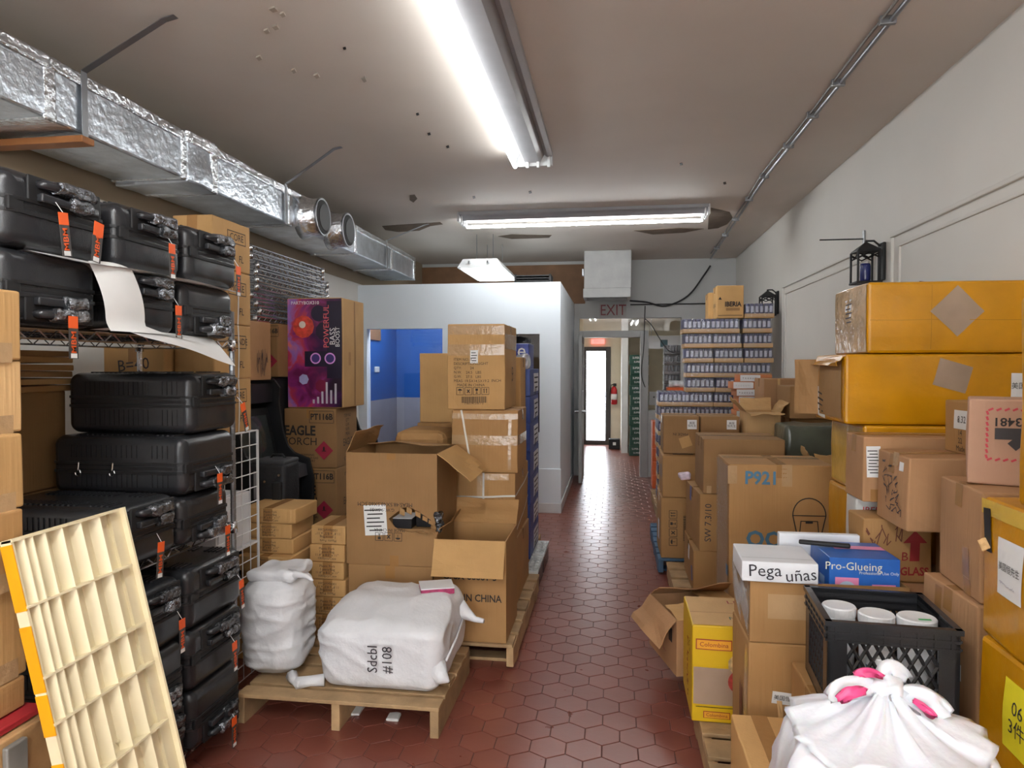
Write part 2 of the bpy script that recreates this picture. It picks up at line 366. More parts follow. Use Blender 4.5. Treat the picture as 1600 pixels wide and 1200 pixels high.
MB().box(-.56, -.16, YE+.03, YE+.036, .09, 1.98).build('door_pane', GLASS, d2)
MB().tube([(-.15, YE-.04, .95), (-.15, YE-.04, 1.12)], .014, 6).tube([(-.15, YE-.05, 1.03), (-.26, YE-.06, 1.03)], .01, 6).build('door_handle', STEEL, d2)
struct('ground_outside', MB().box(-6, 6, YE+.7, YE+12, -.2, -.02), mat('concrete_pale', (200, 200, 196), rough=.8))
# ================================================================ LAMPS
def strip_fixture(loc, rz, length, lit, label, power, name='fluorescent_fixture'):
    LAMP = emit('lamp_tube_%d' % power, (.96, .98, .985), power)
    r = empty(name, loc, rz); tag(r, label, 'light', 'ceiling strip fixtures')
    w = .30; hl = length/2       # local: length along y, hangs below z=0
    pan = MB().prism([(-w/2, 0), (-w/2, -.03), (-w/2+.03, -.045), (-.09, -.02), (-.055, -.075), (.055, -.075), (.09, -.02), (w/2-.03, -.045), (w/2, -.03), (w/2, 0)], -hl, hl, 'y')
    pan.build('reflector_pan', mat('fixture_enamel', (158, 159, 162), rough=.4, var=.06), r)
    for s in (-1, 1): MB().rbox(-w/2, w/2, s*hl-.012, s*hl+.012, -.1, 0, .004).build('end_cap', WHITEP, r)
    for i, x in enumerate((-.125, -.035, .045, .125)):
        for s in (-1, 1):
            MB().rbox(x-.011, x+.011, s*(hl-.03)-.008, s*(hl-.03)+.008, -.118, -.03, .003).build('lamp_socket', WHITEP, r)
        if i in lit:
            MB().tube([(x, -hl+.035, -.105), (x, hl-.035, -.105)], .0145, 12).build('lit_tube', LAMP, r, True)
    return r
strip_fixture((-.60, 3.93, CZ), 0, 2.5, (0,), 'long ceiling strip fixture pointing away over the aisle, one tube lit', 18)
strip_fixture((-.33, 7.16, CZ), PI/2, 2.5, (3,), 'long crosswise ceiling strip fixture with one lit tube', 66)
strip_fixture((-.60, -.1, CZ), 0, 2.5, (0, 2), 'added fill strip fixture overhead of the viewer, two tubes lit', FILL_TUBE)  # unseen fixture, added to raise the overall brightness
strip_fixture((.75, -2.6, CZ), 0, 2.5, (0, 2), 'added fill strip fixture nearest the front wall, two tubes lit', FILL_TUBE)  # another unseen fixture, added for more light from the front
r = empty('troffer_light', (-1.53, 8.55, 2.80), 0); tag(r, 'boxy ceiling light with white diffuser hanging above the partition room', 'light')
MB().prism([(-.27, .0), (.27, .0), (.2, .1), (-.2, .1)], -.62, .62, 'y').build('housing', WHITEP, r)
MB().rbox(-.235, .235, -.58, .58, -.012, -.001, .003).build('diffuser', emit('troffer_diffuser', (1, .98, .95), 2.6), r)
for x in (-.12, .1): MB().tube([(x, -.625, .05), (x, -.665, .05), (x, -.665, .07)], .012, 6).build('lamp_clip', STEEL, r)
for x in (-.1, .1): MB().tube([(x, -.3, .1), (x, -.3, CZ-2.8)], .004, 5).tube([(x, .4, .1), (x, .4, CZ-2.8)], .004, 5).build('hanger_wire', STEEL, r)
r = empty('ceiling_lamp_panel', (-.5, 12.1, 2.95)); tag(r, 'small bright ceiling lamp seen through the transom', 'light')
MB().rbox(-.3, .3, -.6, .6, -.05, 0, .01).build('housing', WHITEP, r); MB().rbox(-.27, .27, -.57, .57, -.062, -.052, .003).build('diffuser', emit('panel_diffuser', (1, .98, .93), 9.0), r)
# ================================================================ DUCT, CONDUIT, AIR BOX
DX0, DX1, DZ0, DZ1 = -2.9, -2.45, 2.735, 3.0
def wob(a, fq, sd):
    return lambda p: Vector(p)+a*noise.noise_vector(Vector(p)*fq+Vector((sd, sd*2.1, 0)))
r = empty('air_duct', (0, 0, 0)); tag(r, 'silver foil-wrapped rectangular air duct hung along the left wall', 'duct')
segs = [(-1.0, 1.2), (1.2, 2.75), (2.75, 3.72), (3.72, 4.0), (4.0, 5.05), (5.05, 6.4), (6.4, 7.5), (7.5, 8.4)]
for i, (a, b) in enumerate(segs):
    w = .012 if i == 3 else 0
    MB().rbox(DX0, DX1+w, a, b, DZ0-w*1.5, DZ1+w, .012, 8, 1, wob(.006 if i != 3 else .016, 4, i)).build('duct_section', FOIL, r, False)
    MB().rbox(DX0-.004, DX1+w+.009, b-.035, b+.035, DZ0-w-.009, DZ1+w+.009, .012, 10, 1, wob(.005, 9, i+20)).build('joint_tape', FOILT, r)
    MB().rbox(DX0, DX1+w+.012, a, b, DZ1-.05, DZ1+w+.012, .012, 8, 1, wob(.007, 6, i+40)).build('edge_tape', FOILT, r)
for y, rr in ((5.28, .145), (5.82, .145)):
    c = MB(); z = 2.84
    n = 20; V = []; F_ = []
    prof = [(rr+.02, -.04), (rr+.015, .02), (rr, .05), (rr, .15), (rr-.012, .15), (rr-.012, -.02)]
    c.lathe([(rr+.03, 0), (rr+.012, .05), (rr, .075), (rr, .17)], 22, Matrix.Translation((DX1-.01, y, z)) @ Matrix.Rotation(PI/2, 4, 'Y'))
    o = c.build('round_collar', FOILT, r, True)
    MB().lathe([(rr+.004, .165), (rr+.006, .175), (rr-.006, .178), (rr-.012, .17)], 22, Matrix.Translation((DX1-.01, y, z)) @ Matrix.Rotation(PI/2, 4, 'Y')).build('collar_rim', STEEL, o, True)
    MB().lathe([(rr-.012, .172), (rr-.012, .176)], 22, Matrix.Translation((DX1-.01, y, z)) @ Matrix.Rotation(PI/2, 4, 'Y')).build('collar_mouth', mat('collar_shade_grey', (40, 40, 40), rough=.8, var=.2), o)  # flat dark discs stand in for the shade inside the open collar
    MB().lathe([(rr*.72, .172), (rr*.7, .18)], 18, Matrix.Translation((DX1-.01, y+.02, z)) @ Matrix.Rotation(PI/2, 4, 'Y')).build('collar_shade_disc', BLACKM, o)
def strapline(pts, w, name, m, parent=None):
    b = MB(); t = .0015
    for i in range(len(pts)-1):
        a, c = Vector(pts[i]), Vector(pts[i+1]); d = (c-a).normalized(); s = d.cross(Vector((1, .2, .1))).normalized()*w/2
        s = Vector((0, w/2, 0)) if abs(d.y) < .8 else Vector((w/2, 0, 0)); nn = d.cross(s).normalized()*t
        v = [a-s-nn, a+s-nn, a+s+nn, a-s+nn, c-s-nn, c+s-nn, c+s+nn, c-s+nn]
        b.add(v, [(0, 1, 2, 3), (4, 7, 6, 5), (0, 4, 5, 1), (1, 5, 6, 2), (2, 6, 7, 3), (3, 7, 4, 0)])
    return b.build(name, m, parent)
for (yc, yd, x) in ((2.94, 2.94, -1.97), (4.84, 4.95, -1.95), (7.55, 7.3, -2.02)):
    strapline([(x, yc, CZ), (x-.06, yc, CZ-.012), (DX1+.012, yd, DZ1+.02), (DX1+.016, yd, DZ0-.014), (DX0+.1, yd, DZ0-.016)], .036, 'hanger_strap', STEEL, r)
MB().rbox(-2.93, DX1+.03, 2.9, 2.98, DZ0-.05, DZ0-.018, .004).build('support_slat', mat('orange_brown_wood', (150, 96, 52), rough=.6, var=.15), r)
r = empty('conduit_pipe', (0, 0, 0)); tag(r, 'thin grey metal conduit running along the ceiling at right', 'conduit')
cx = lambda y: 1.24 + max(0, (y-6.0))*.035
MB().tube([(cx(y), y, CZ-.022) for y in (-2, 1, 3, 4.6, 6, 8, 10.4)], .0125, 8).build('pipe', STEEL, r, True)
MB().tube([(cx(y)-.035+.006*math.sin(y*3), y, CZ-.014) for y in [2+.4*k for k in range(21)]], .007, 6).build('cable', mat('grey_cable', (120, 118, 114), rough=.5), r, True)
for y in (2.6, 3.4, 4.1, 4.6, 5.2, 6.0, 6.8, 7.7, 8.6, 9.5):
    MB().rbox(cx(y)-.05, cx(y)+.022, y-.012, y+.012, CZ-.04, CZ, .004).build('pipe_clamp', STEEL, r)
r = empty('air_box', (-.08, 9.6, 2.6)); tag(r, 'grey boxed air unit hung on the ceiling over the exit sign', 'air unit')
M_AIR = mat('air_box_board', (160, 160, 158), rough=.5, var=.08, bump=.2, bscale=20)
MB().rbox(-.32, .32, 0, .93, .12, CZ-2.602, .008).build('casing', M_AIR, r)
fz = MB()
for (a, b, c, d) in ((-.33, .31, -.01, .03), (-.33, .31, .5, .54), (-.33, -.29, .03, .5), (.27, .31, .03, .5)): fz.box(a, b, c, d, 0, .12)
fz.build('vent_frame', M_AIR, r)
for k in range(6): MB().box(-.29, .27, .06+.07*k, .075+.07*k, .03, .07).build('vent_slat', STEEL, r)
MB().rbox(-.35, -.325, .05, .1, .3, .4, .004).build('latch', STEEL, r)
# exit sign, wires, sconces, bracket
r = empty('exit_sign', (0, YB-.003, 2.385)); tag(r, 'flat exit sign with red letters over the doorway', 'sign')
MB().rbox(-.21, .19, -.012, 0, 0, .21, .003).build('sign_plate', mat('sign_plate_grey', (166, 160, 156), rough=.5), r)
v, f = text_mesh('EXIT', .2); MB().add([(p.x*.95-.005, -.0135, p.y*1.15+.105) for p in v], f).build('lettering', mat('exit_red', (120, 30, 38), rough=.5), r)
def cable(pts, rad, label, name='cable', m=None):
    P_ = [Vector(p) for p in pts]; out = []
    for i in range(len(P_)-1):
        p0 = P_[max(i-1, 0)]; p1 = P_[i]; p2 = P_[i+1]; p3 = P_[min(i+2, len(P_)-1)]
        for k in range(6):
            t = k/6; out.append(.5*((2*p1)+(p2-p0)*t+(2*p0-5*p1+4*p2-p3)*t*t+(3*p1-p0-3*p2+p3)*t**3))
    out.append(P_[-1])
    return tag(MB().tube(out, rad, 6).build(name, m or BLACKM, None, True), label, 'cable')
cable([at(984, 470, 10.5), at(1010, 472, 10.5), at(1040, 478, 10.5), at(1075, 462, 10.48), at(1100, 430, 10.45), at(1110, 415, 10.4)], .012, 'thick black cable sagging from the air box to the conduit')
cable([at(985, 476, 10.51), at(1050, 475, 10.51), at(1120, 474, 10.51)], .008, 'straight black cable clipped along the back wall lintel')
cable([at(1008, 478, 10.45), at(1006, 540, 10.4), at(1003, 570, 10.4), at(1003, 590, 10.4), at(1008, 605, 10.42)], .006, 'thin dark wire hanging down beside the door frame')
cable([at(1008, 498, 10.4), at(1018, 508, 10.4), at(1030, 528, 10.38), at(1045, 548, 10.3), at(1062, 553, 10.2)], .006, 'thin dark wire drooping across the hatch opening')
def sconce(y, label):
    r = empty('wall_sconce', (RX, y, 2.2)); tag(r, label, 'lamp', 'lantern sconces on the right wall')
    MB().rbox(-.02, 0, -.05, .05, .02, .27, .006).build('back_plate', BLACKM, r)
    MB().lathe([(.105, .21), (.1, .222), (.012, .275), (.01, .29)], 4, Matrix.Translation((-.11, 0, 0)) @ Matrix.Rotation(PI/4, 4, 'Z')).build('cap', BLACKM, r)
    MB().rbox(-.19, -.03, -.08, .08, 0, .014, .003).build('base_plate', BLACKM, r)
    for sx in (-.18, -.045):
        for sy in (-.07, .07): MB().box(sx-.006, sx+.006, sy-.006, sy+.006, .014, .215).build('post', BLACKM, r)
    g = MB()
    for s in (-.07, .07): g.tube([(-.18, s, .2), (-.112, s, .165), (-.045, s, .2)], .005, 4); g.tube([(-.18, s, .165), (-.112, s, .2), (-.045, s, .165)], .005, 4)
    g.tube([(-.18, -.07, .2), (-.18, 0, .165), (-.18, .07, .2)], .005, 4)
    g.build('lattice', BLACKM, r)
    MB().lathe([(.03, .014), (.034, .03), (.034, .12), (.03, .135)], 10, Matrix.Translation((-.112, 0, 0))).build('blue_candle_glass', mat('cobalt_glass', (44, 52, 110), rough=.2), r, True)
    MB().tube([(-.02, 0, .25), (-.06, 0, .285), (-.11, 0, .285)], .007, 6).build('arm', BLACKM, r)
sconce(4.93, 'black lantern sconce above the topmost yellow carton'); sconce(7.9, 'black lantern sconce beside the top tray of cans')
r = empty('hook_bracket', (RX, 5.28, 2.56)); tag(r, 'thin metal hook bracket sticking out of the right wall', 'bracket')
MB().rbox(-.012, 0, -.015, .015, -.05, .06, .003).build('plate', STEEL, r)
MB().tube([(-.005, 0, 0), (-.2, 0, .0), (-.3, .02, .004)], .005, 6).build('rod', BLACKM, r)
# ================================================================ CARTONS
SEED = [0]
class Carton:
    pass
def frame_of(c, face):
    w, d, h = c.w, c.d, c.h
    return {'front': (Vector((0, -d/2, h/2)), Vector((1, 0, 0)), Vector((0, 0, 1)), Vector((0, -1, 0)), w, h),
            'back': (Vector((0, d/2, h/2)), Vector((-1, 0, 0)), Vector((0, 0, 1)), Vector((0, 1, 0)), w, h),
            'left': (Vector((-w/2, 0, h/2)), Vector((0, -1, 0)), Vector((0, 0, 1)), Vector((-1, 0, 0)), d, h),
            'right': (Vector((w/2, 0, h/2)), Vector((0, 1, 0)), Vector((0, 0, 1)), Vector((1, 0, 0)), d, h),
            'top': (Vector((0, 0, h)), Vector((1, 0, 0)), Vector((0, 1, 0)), Vector((0, 0, 1)), w, d)}[face]
def quad(c, mb, face, cu, cv, w, h, rot=0, off=.0012, n=5):
    # a flat patch on a face; cu, cv in fractions of the face (0 = middle), w, h in metres
    O, U, V, N, fw, fh = frame_of(c, face); v = []; f = []
    cr, sr = math.cos(rot), math.sin(rot)
    for j in range(n+1):
        for i in range(n+1):
            a, b = (i/n-.5)*w, (j/n-.5)*h
            x, y = a*cr-b*sr+cu*fw, a*sr+b*cr+cv*fh
            v.append(c.fn(O+U*x+V*y)+N*off)
    for j in range(n):
        for i in range(n): q = j*(n+1)+i; f.append((q, q+1, q+n+2, q+n+1))
    mb.add(v, f)
def lettering(c, face, body, cu, cv, size, m=None, rot=0, parent=None, align='CENTER', off=.0022, sx=1, name='lettering', space=1, bold=0):
    v, f = text_mesh(body, size, align, space, 2, bold); O, U, V, N, fw, fh = frame_of(c, face)
    cr, sr = math.cos(rot), math.sin(rot); out = []
    for p in v:
        a, b = p.x*sx, p.y
        x, y = a*cr-b*sr+cu*fw, a*sr+b*cr+cv*fh
        out.append(c.fn(O+U*x+V*y)+N*off)
    return MB().add(out, f).build(name, m or INK, parent or c.root, fix=False)
def label_on(c, face, cu, cv, w, h, rot=0, m=None, name='paper_label', lines=0, body=None, ink=None, size=None, off=.0018):
    mb = MB(); quad(c, mb, face, cu, cv, w, h, rot, off); o = mb.build(name, m or PAPER, c.root, fix=False)
    O, U, V, N, fw, fh = frame_of(c, face)
    if body: lettering(c, face, body, cu, cv, size or h*.5, ink, rot, o, off=off+.0014)
    if lines:
        mb = MB()
        for i in range(lines):
            t = (i+.5)/lines-.5; k = .42+.2*((i*7) % 3)/3
            dx, dy = -w*.08*(i % 2), t*h*.8
            quad(c, mb, face, cu+(dx*math.cos(rot)-dy*math.sin(rot))/fw, cv+(dx*math.sin(rot)+dy*math.cos(rot))/fh, w*k*1.4, h*.25/lines, rot, .003, 2)
        mb.build('printed_lines', INK, o, fix=False)
    return o
def tapes(c, lst, m=None, name='tape'):
    mb = MB()
    for q in lst: quad(c, mb, *q)
    return mb.build(name, m or TAPE, c.root, fix=False)
def carton(x0, x1, y0, y1, z0, z1, label, group=None, tint=0, rz=0, rx=0, ry=0, tape='x', bulge=.004, amp=.003, r=.006, cat='carton', name='carton', m=None, seam=True, sag=0, seed=None):
    SEED[0] += 1; sd = seed if seed is not None else SEED[0]*3.17
    c = Carton(); c.w, c.d, c.h = x1-x0, y1-y0, z1-z0
    c.root = empty(name, ((x0+x1)/2, (y0+y1)/2, z0), rz, rx, ry); tag(c.root, label, cat, group)
    w, d, h = c.w, c.d, c.h; S = Vector((sd, sd*1.7, sd*.6))
    def fn(p):
        p = Vector(p); n = Vector((2*p.x/w, 2*p.y/d, 2*p.z/h-1))
        q = [max(0, 1-a*a) for a in n]
        dv = Vector((n.x*q[1]*q[2], n.y*q[0]*q[2], n.z*q[0]*q[1]*.3 if n.z > 0 else 0))*bulge
        nv = noise.noise_vector(p*3.2+S)*amp+noise.noise_vector(p*9+S)*amp*.4
        if n.z < -.9: nv.z = 0
        if n.z > .9: nv.z = nv.z*.25-sag*q[0]*q[1]
        return p+dv+nv
    c.fn = fn; c.top = z1
    mb = MB(); v, f = rbox(w, d, h, r, 5, 1); mb.add([fn(Vector(p)+Vector((0, 0, h/2))) for p in v], f)
    c.body = mb.build('body', m or CB[tint % len(CB)], c.root, fix=False)
    tw = min(.055, min(w, d)*.3)
    if tape == 'x':       # seam of the top flaps runs left to right, tape turns down both ends
        tapes(c, [('top', 0, 0, w*.985, tw), ('left', 0, .5-.035/h-.004, tw, .07), ('right', 0, .5-.035/h-.004, tw, .07)])
    elif tape == 'y':
        tapes(c, [('top', 0, 0, tw, d*.985), ('front', 0, .5-.035/h-.004, tw, .07)])
    elif tape == 'yy':
        tapes(c, [('top', 0, 0, tw, d*.985), ('front', 0, .5-.04/h, tw, .075), ('front', 0, -.5+.045/h, tw, .075)])
    if tape and seam:     # the slit between the two top flaps and the flap fold under the tape
        mb = MB()
        if tape == 'x': quad(c, mb, 'top', 0, 0, w*.96, .004, 0, .0004)
        else: quad(c, mb, 'top', 0, 0, .004, d*.96, 0, .0004)
        mb.build('flap_slit', CB[2], c.root, fix=False)
    return c
def cf(px0, px1, pyt, Y, dep, zb, label, **k):
    # front face between two photo columns at depth Y, top at a photo row, standing at height zb
    x0, x1 = at(px0, 600, Y).x, at(px1, 600, Y).x
    return carton(x0, x1, Y, Y+dep, zb, at((px0+px1)/2, pyt, Y).z, label, **k)
def slab(mb, p0, u, v, t=.004):
    # thin board spanned by two edge vectors
    p0, u, v = Vector(p0), Vector(u), Vector(v); n = u.cross(v).normalized()*t/2
    q = [p0, p0+u, p0+u+v, p0+v]
    return mb.add([p-n for p in q]+[p+n for p in q], [(0, 3, 2, 1), (4, 5, 6, 7), (0, 1, 5, 4), (1, 2, 6, 5), (2, 3, 7, 6), (3, 0, 4, 7)])
def bent(mb, p0, u, v, amp=.01, sd=0, n=6, t=.004):
    # board with a slight warp
    p0, u, v = Vector(p0), Vector(u), Vector(v); nn = u.cross(v).normalized()
    def P_(a, b, s): 
        w = noise.noise(Vector((a*2.3+sd, b*2.1, sd)))*amp*b
        return p0+u*a+v*b+nn*(w+s*t/2)
    V = [P_(i/n, j/n, s) for s in (-1, 1) for j in range(n+1) for i in range(n+1)]; F_ = []; K = (n+1)**2
    for j in range(n):
        for i in range(n):
            q = j*(n+1)+i; F_.append((q, q+n+1, q+n+2, q+1)); F_.append((K+q, K+q+1, K+q+n+2, K+q+n+1))
    for i in range(n):
        F_ += [(i, i+1, K+i+1, K+i), (n*(n+1)+i, K+n*(n+1)+i, K+n*(n+1)+i+1, n*(n+1)+i+1)]
        F_ += [(i*(n+1), K+i*(n+1), K+(i+1)*(n+1), (i+1)*(n+1)), (i*(n+1)+n, (i+1)*(n+1)+n, K+(i+1)*(n+1)+n, K+i*(n+1)+n)]
    return mb.add(V, F_)
def open_carton(x0, x1, y0, y1, z0, z1, label, flaps, tint=0, rz=0, group=None, hole=None, name='open_carton', rx=0, ry=0):
    # flaps: {'front': (length, outward angle in degrees from vertical), ...}
    c = Carton(); c.w, c.d, c.h = x1-x0, y1-y0, z1-z0; w, d, h = c.w, c.d, c.h; t = .006
    c.root = empty(name, ((x0+x1)/2, (y0+y1)/2, z0), rz, rx, ry); tag(c.root, label, 'carton', group); c.fn = lambda p: Vector(p); c.top = z1
    m = CB[tint]; SEED[0] += 1; sd = SEED[0]*1.3
    if not hole: MB().box(-w/2, w/2, -d/2, -d/2+t, 0, h).build('front_wall', m, c.root)
    else:
        pts = hole; ring = [(p[0], p[1]) for p in pts]; n = len(ring)
        # front wall as a plate with a torn hole: quads from the hole rim out to the plate edge
        cx, cz = sum(p[0] for p in ring)/n, sum(p[1] for p in ring)/n
        def ray(p):
            dx, dz = p[0]-cx, p[1]-cz; k = 1e9
            if dx > 0: k = min(k, (w/2-cx)/dx)
            if dx < 0: k = min(k, (-w/2-cx)/dx)
            if dz > 0: k = min(k, (h-cz)/dz)
            if dz < 0: k = min(k, (0-cz)/dz)
            return (cx+dx*k, cz+dz*k)
        allp = []
        corners = [(w/2, h), (-w/2, h), (-w/2, 0), (w/2, 0)]
        ang = lambda p: math.atan2(p[1]-cz, p[0]-cx)
        evs = sorted([(ang(p), p, ray(p)) for p in ring])
        # add rim points toward the corners
        for q in corners:
            a = ang(q)
            for i in range(len(evs)):
                a0, a1 = evs[i][0], evs[(i+1) % len(evs)][0]
                if a1 < a0: a1 += 2*PI
                aa = a if a >= a0 else a+2*PI
                if a0 <= aa < a1:
                    s = (aa-a0)/(a1-a0); p0, p1 = evs[i][1], evs[(i+1) % len(evs)][1]
                    evs.insert(i+1, (a if a <= PI else a-2*PI, (p0[0]+(p1[0]-p0[0])*s, p0[1]+(p1[1]-p0[1])*s), q)); break
        evs.sort(key=lambda e: e[0]); K = len(evs); V = []; F_ = []
        for y in (-d/2, -d/2+t):
            V += [(e[1][0], y, e[1][1]) for e in evs]+[(e[2][0], y, e[2][1]) for e in evs]
        for i in range(K):
            j = (i+1) % K
            F_ += [(i, j, K+j, K+i), (2*K+i, 3*K+i, 3*K+j, 2*K+j), (i, 2*K+i, 2*K+j, j), (K+i, K+j, 3*K+j, 3*K+i)]
        MB().add(V, F_).build('front_wall', m, c.root)
    MB().box(-w/2, w/2, d/2-t, d/2, 0, h).build('back_wall', m, c.root)
    MB().box(-w/2, -w/2+t, -d/2+t, d/2-t, 0, h).build('left_wall', m, c.root)
    MB().box(w/2-t, w/2, -d/2+t, d/2-t, 0, h).build('right_wall', m, c.root)
    MB().box(-w/2+t, w/2-t, -d/2+t, d/2-t, 0, t).build('bottom', m, c.root)
    for k, (ln, a) in flaps.items():
        a = math.radians(a); o_, z_ = math.sin(a)*ln, math.cos(a)*ln; mb = MB(); e = .004
        if k == 'front': bent(mb, (-w/2+e, -d/2, h), (w-2*e, 0, 0), (0, -o_, z_), .03, sd)
        if k == 'back': bent(mb, (w/2-e, d/2, h), (-w+2*e, 0, 0), (0, o_, z_), .03, sd+3)
        if k == 'left': bent(mb, (-w/2, d/2-e, h), (0, -d+2*e, 0), (-o_, 0, z_), .03, sd+5)
        if k == 'right': bent(mb, (w/2, -d/2+e, h), (0, d-2*e, 0), (o_, 0, z_), .03, sd+7)
        mb.build('flap', CB[1] if k in ('front', 'right') else m, c.root)
    return c
ICON = MB()
def care_marks(c, face, cu, cv, s, n=4, m=None, rot=0):
    # row of small boxed handling symbols
    O, U, V, N, fw, fh = frame_of(c, face); cr, sr = math.cos(rot), math.sin(rot); mb = MB()
    def q(x, y, w, h, r=0):
        gx, gy = x*cr-y*sr, x*sr+y*cr
        quad(c, mb, face, cu+gx/fw, cv+gy/fh, w, h, rot+r, .0022, 1)
    for i in range(n):
        x = (i-(n-1)/2)*s*1.2
        for (a, b, w, h) in ((x, s/2, s, s*.06), (x, -s/2, s, s*.06), (x-s/2, 0, s*.06, s), (x+s/2, 0, s*.06, s)): q(a, b, w, h)
        if i == 0: q(x, -.05*s, s*.06, s*.5); q(x, s*.16, s*.6, s*.14); q(x, s*.26, s*.34, s*.1)
        elif i == 1: q(x, 0, s*.12, s*.6, .7); q(x, 0, s*.12, s*.6, -.7)
        elif i == 2: q(x, s*.2, s*.36, s*.3); q(x, -s*.1, s*.08, s*.4); q(x, -s*.3, s*.3, s*.08)
        else:
            for e in (-.17, .17): q(x+e*s, -.06*s, s*.1, s*.5); q(x+e*s, s*.24, s*.2, s*.12, .785)
    return mb.build('handling_symbols', m or INK, c.root, fix=False)
def bars(c, face, cu, cv, w, h, m=None, rot=0, sd=1, name='barcode'):
    O, U, V, N, fw, fh = frame_of(c, face); mb = MB(); rnd = random.Random(sd); x = -w/2
    while x < w/2:
        k = rnd.choice((.014, .02, .03))*w*2; gx = x+k/2
        quad(c, mb, face, cu+gx*math.cos(rot)/fw, cv+gx*math.sin(rot)/fh, k*.5, h, rot, .0024, 1); x += k
    return mb.build(name, m or INK, c.root, fix=False)
def strap(c, path, w=.012, m=None, name='strap'):
    # path: (face, u0, v0, u1, v1) straight runs of packing strap on a face
    mb = MB()
    for (face, u0, v0, u1, v1) in path:
        O, U, V, N, fw, fh = frame_of(c, face)
        dx, dy = (u1-u0)*fw, (v1-v0)*fh; L_ = math.hypot(dx, dy)
        quad(c, mb, face, (u0+u1)/2, (v0+v1)/2, L_, w, math.atan2(dy, dx), .003, 6)
    return mb.build(name, m or STRAP, c.root, fix=False)
def scribble(c, face, cu, cv, w, h, n, sd, rot=0, m=None, wd=.004, name='handwriting'):
    rnd = random.Random(sd); O, U, V, N, fw, fh = frame_of(c, face); mb = MB(); cr, sr = math.cos(rot), math.sin(rot)
    for k in range(n):
        x0 = (k/n-.5)*w; pts = [(x0+rnd.uniform(-.1, 1.1)*w/n, rnd.uniform(-.5, .5)*h) for _ in range(4)]
        for a, b in zip(pts, pts[1:]):
            dx, dy = b[0]-a[0], b[1]-a[1]; mxx, myy = (a[0]+b[0])/2, (a[1]+b[1])/2
            quad(c, mb, face, cu+(mxx*cr-myy*sr)/fw, cv+(mxx*sr+myy*cr)/fh, math.hypot(dx, dy), wd, rot+math.atan2(dy, dx), .0042, 3)
    return tag(mb.build(name, m or INKP, c.root, fix=False), kind='stuff')
def pallet(x0, x1, y0, y1, label, h=.14, m=None, nb=7, rz=0, bottom=True):
    r = empty('wooden_pallet', ((x0+x1)/2, (y0+y1)/2, 0), rz); tag(r, label, 'pallet', 'wooden pallets'); w, d = x1-x0, y1-y0; m = m or WOOD
    rnd = random.Random(int(w*1000+y0*77)); bt = .018
    for i in range(nb):
        bw = d/nb*.8; yy = -d/2+bw/2+i*(d-bw)/(nb-1); e = rnd.uniform(-.006, .006)
        MB().rbox(-w/2, w/2, yy-bw/2, yy+bw/2, h-bt, h, .003, 2).build('deck_board', m, r).location = (e, 0, 0)
    for x in (-w/2+.02, 0, w/2-.02):
        MB().rbox(x-.02, x+.02, -d/2+.004, d/2-.004, bt if bottom else 0, h-bt, .003, 1).build('stringer', m, r)
    if bottom:
        for yy in (-d/2+.16, 0, d/2-.16): MB().rbox(-w/2, w/2, yy-.05, yy+.05, 0, bt, .003, 1).build('bottom_board', m, r)
    return r
G_ = 'cartons '
# ================================================================ LEFT SIDE
# ---- chrome wire rack
def wire_shelf_parts(w, d, parent, zoff=0, n=16, collars=True, sub=None):
    # shelf lying in x (w) and y (d), top at zoff
    h = .03
    def truss(a, b):
        mb = MB(); a, b = Vector(a), Vector(b); L_ = (b-a).length; k = max(6, int(L_/.04)); dn = Vector((0, 0, -h))
        mb.tube([a, b], .0042, 5); mb.tube([a+dn, b+dn], .0042, 5)
        mb.tube([a.lerp(b, i/k)+(dn if i % 2 else Vector((0, 0, 0))) for i in range(k+1)], .0034, 4)
        return mb
    P4 = [(-w/2, -d/2, zoff), (w/2, -d/2, zoff), (w/2, d/2, zoff), (-w/2, d/2, zoff)]
    for i in range(4): truss(P4[i], P4[(i+1) % 4]).build('truss_edge', CHROME, parent)
    mb = MB()
    for i in range(1, n): y = -d/2+d*i/n; mb.tube([(-w/2, y, zoff), (w/2, y, zoff)], .0018, 4)
    for x in (-w/4, 0, w/4): mb.tube([(x, -d/2, zoff-.006), (x, d/2, zoff-.006)], .003, 4)
    tag(mb.build('wire_deck', CHROME, parent), kind='stuff')
    if collars:
        for p in P4: MB().lathe([(.019, -.045), (.016, .006)], 8, Matrix.Translation((p[0], p[1], zoff))).build('corner_collar', CHROME, parent, True)
RK0, RK1, RKX0, RKX1 = 1.63, 2.95, -2.18, -1.72
r = empty('wire_rack', ((RKX0+RKX1)/2, (RK0+RK1)/2, 0)); tag(r, 'tall chrome wire rack loaded with black suitcases', 'shelving rack')
for z in (.085, .935, 1.765):
    s = empty('shelf', (0, 0, z)); s.parent = r; wire_shelf_parts(RKX1-RKX0, RK1-RK0, s, 0, 60)
for sx in (-1, 1):
    for sy in (-1, 1):
        pr = [(.0125, 0)]
        for k in range(64): z = .03+k*.0285; pr += [(.0125, z), (.0112, z+.002), (.0112, z+.004), (.0125, z+.006)]
        pr += [(.0125, 1.9)]
        MB().lathe(pr, 8, Matrix.Translation((sx*.23, sy*.66, 0))).build('post', CHROME if (sx, sy) != (1, 1) else STEEL, r, False)
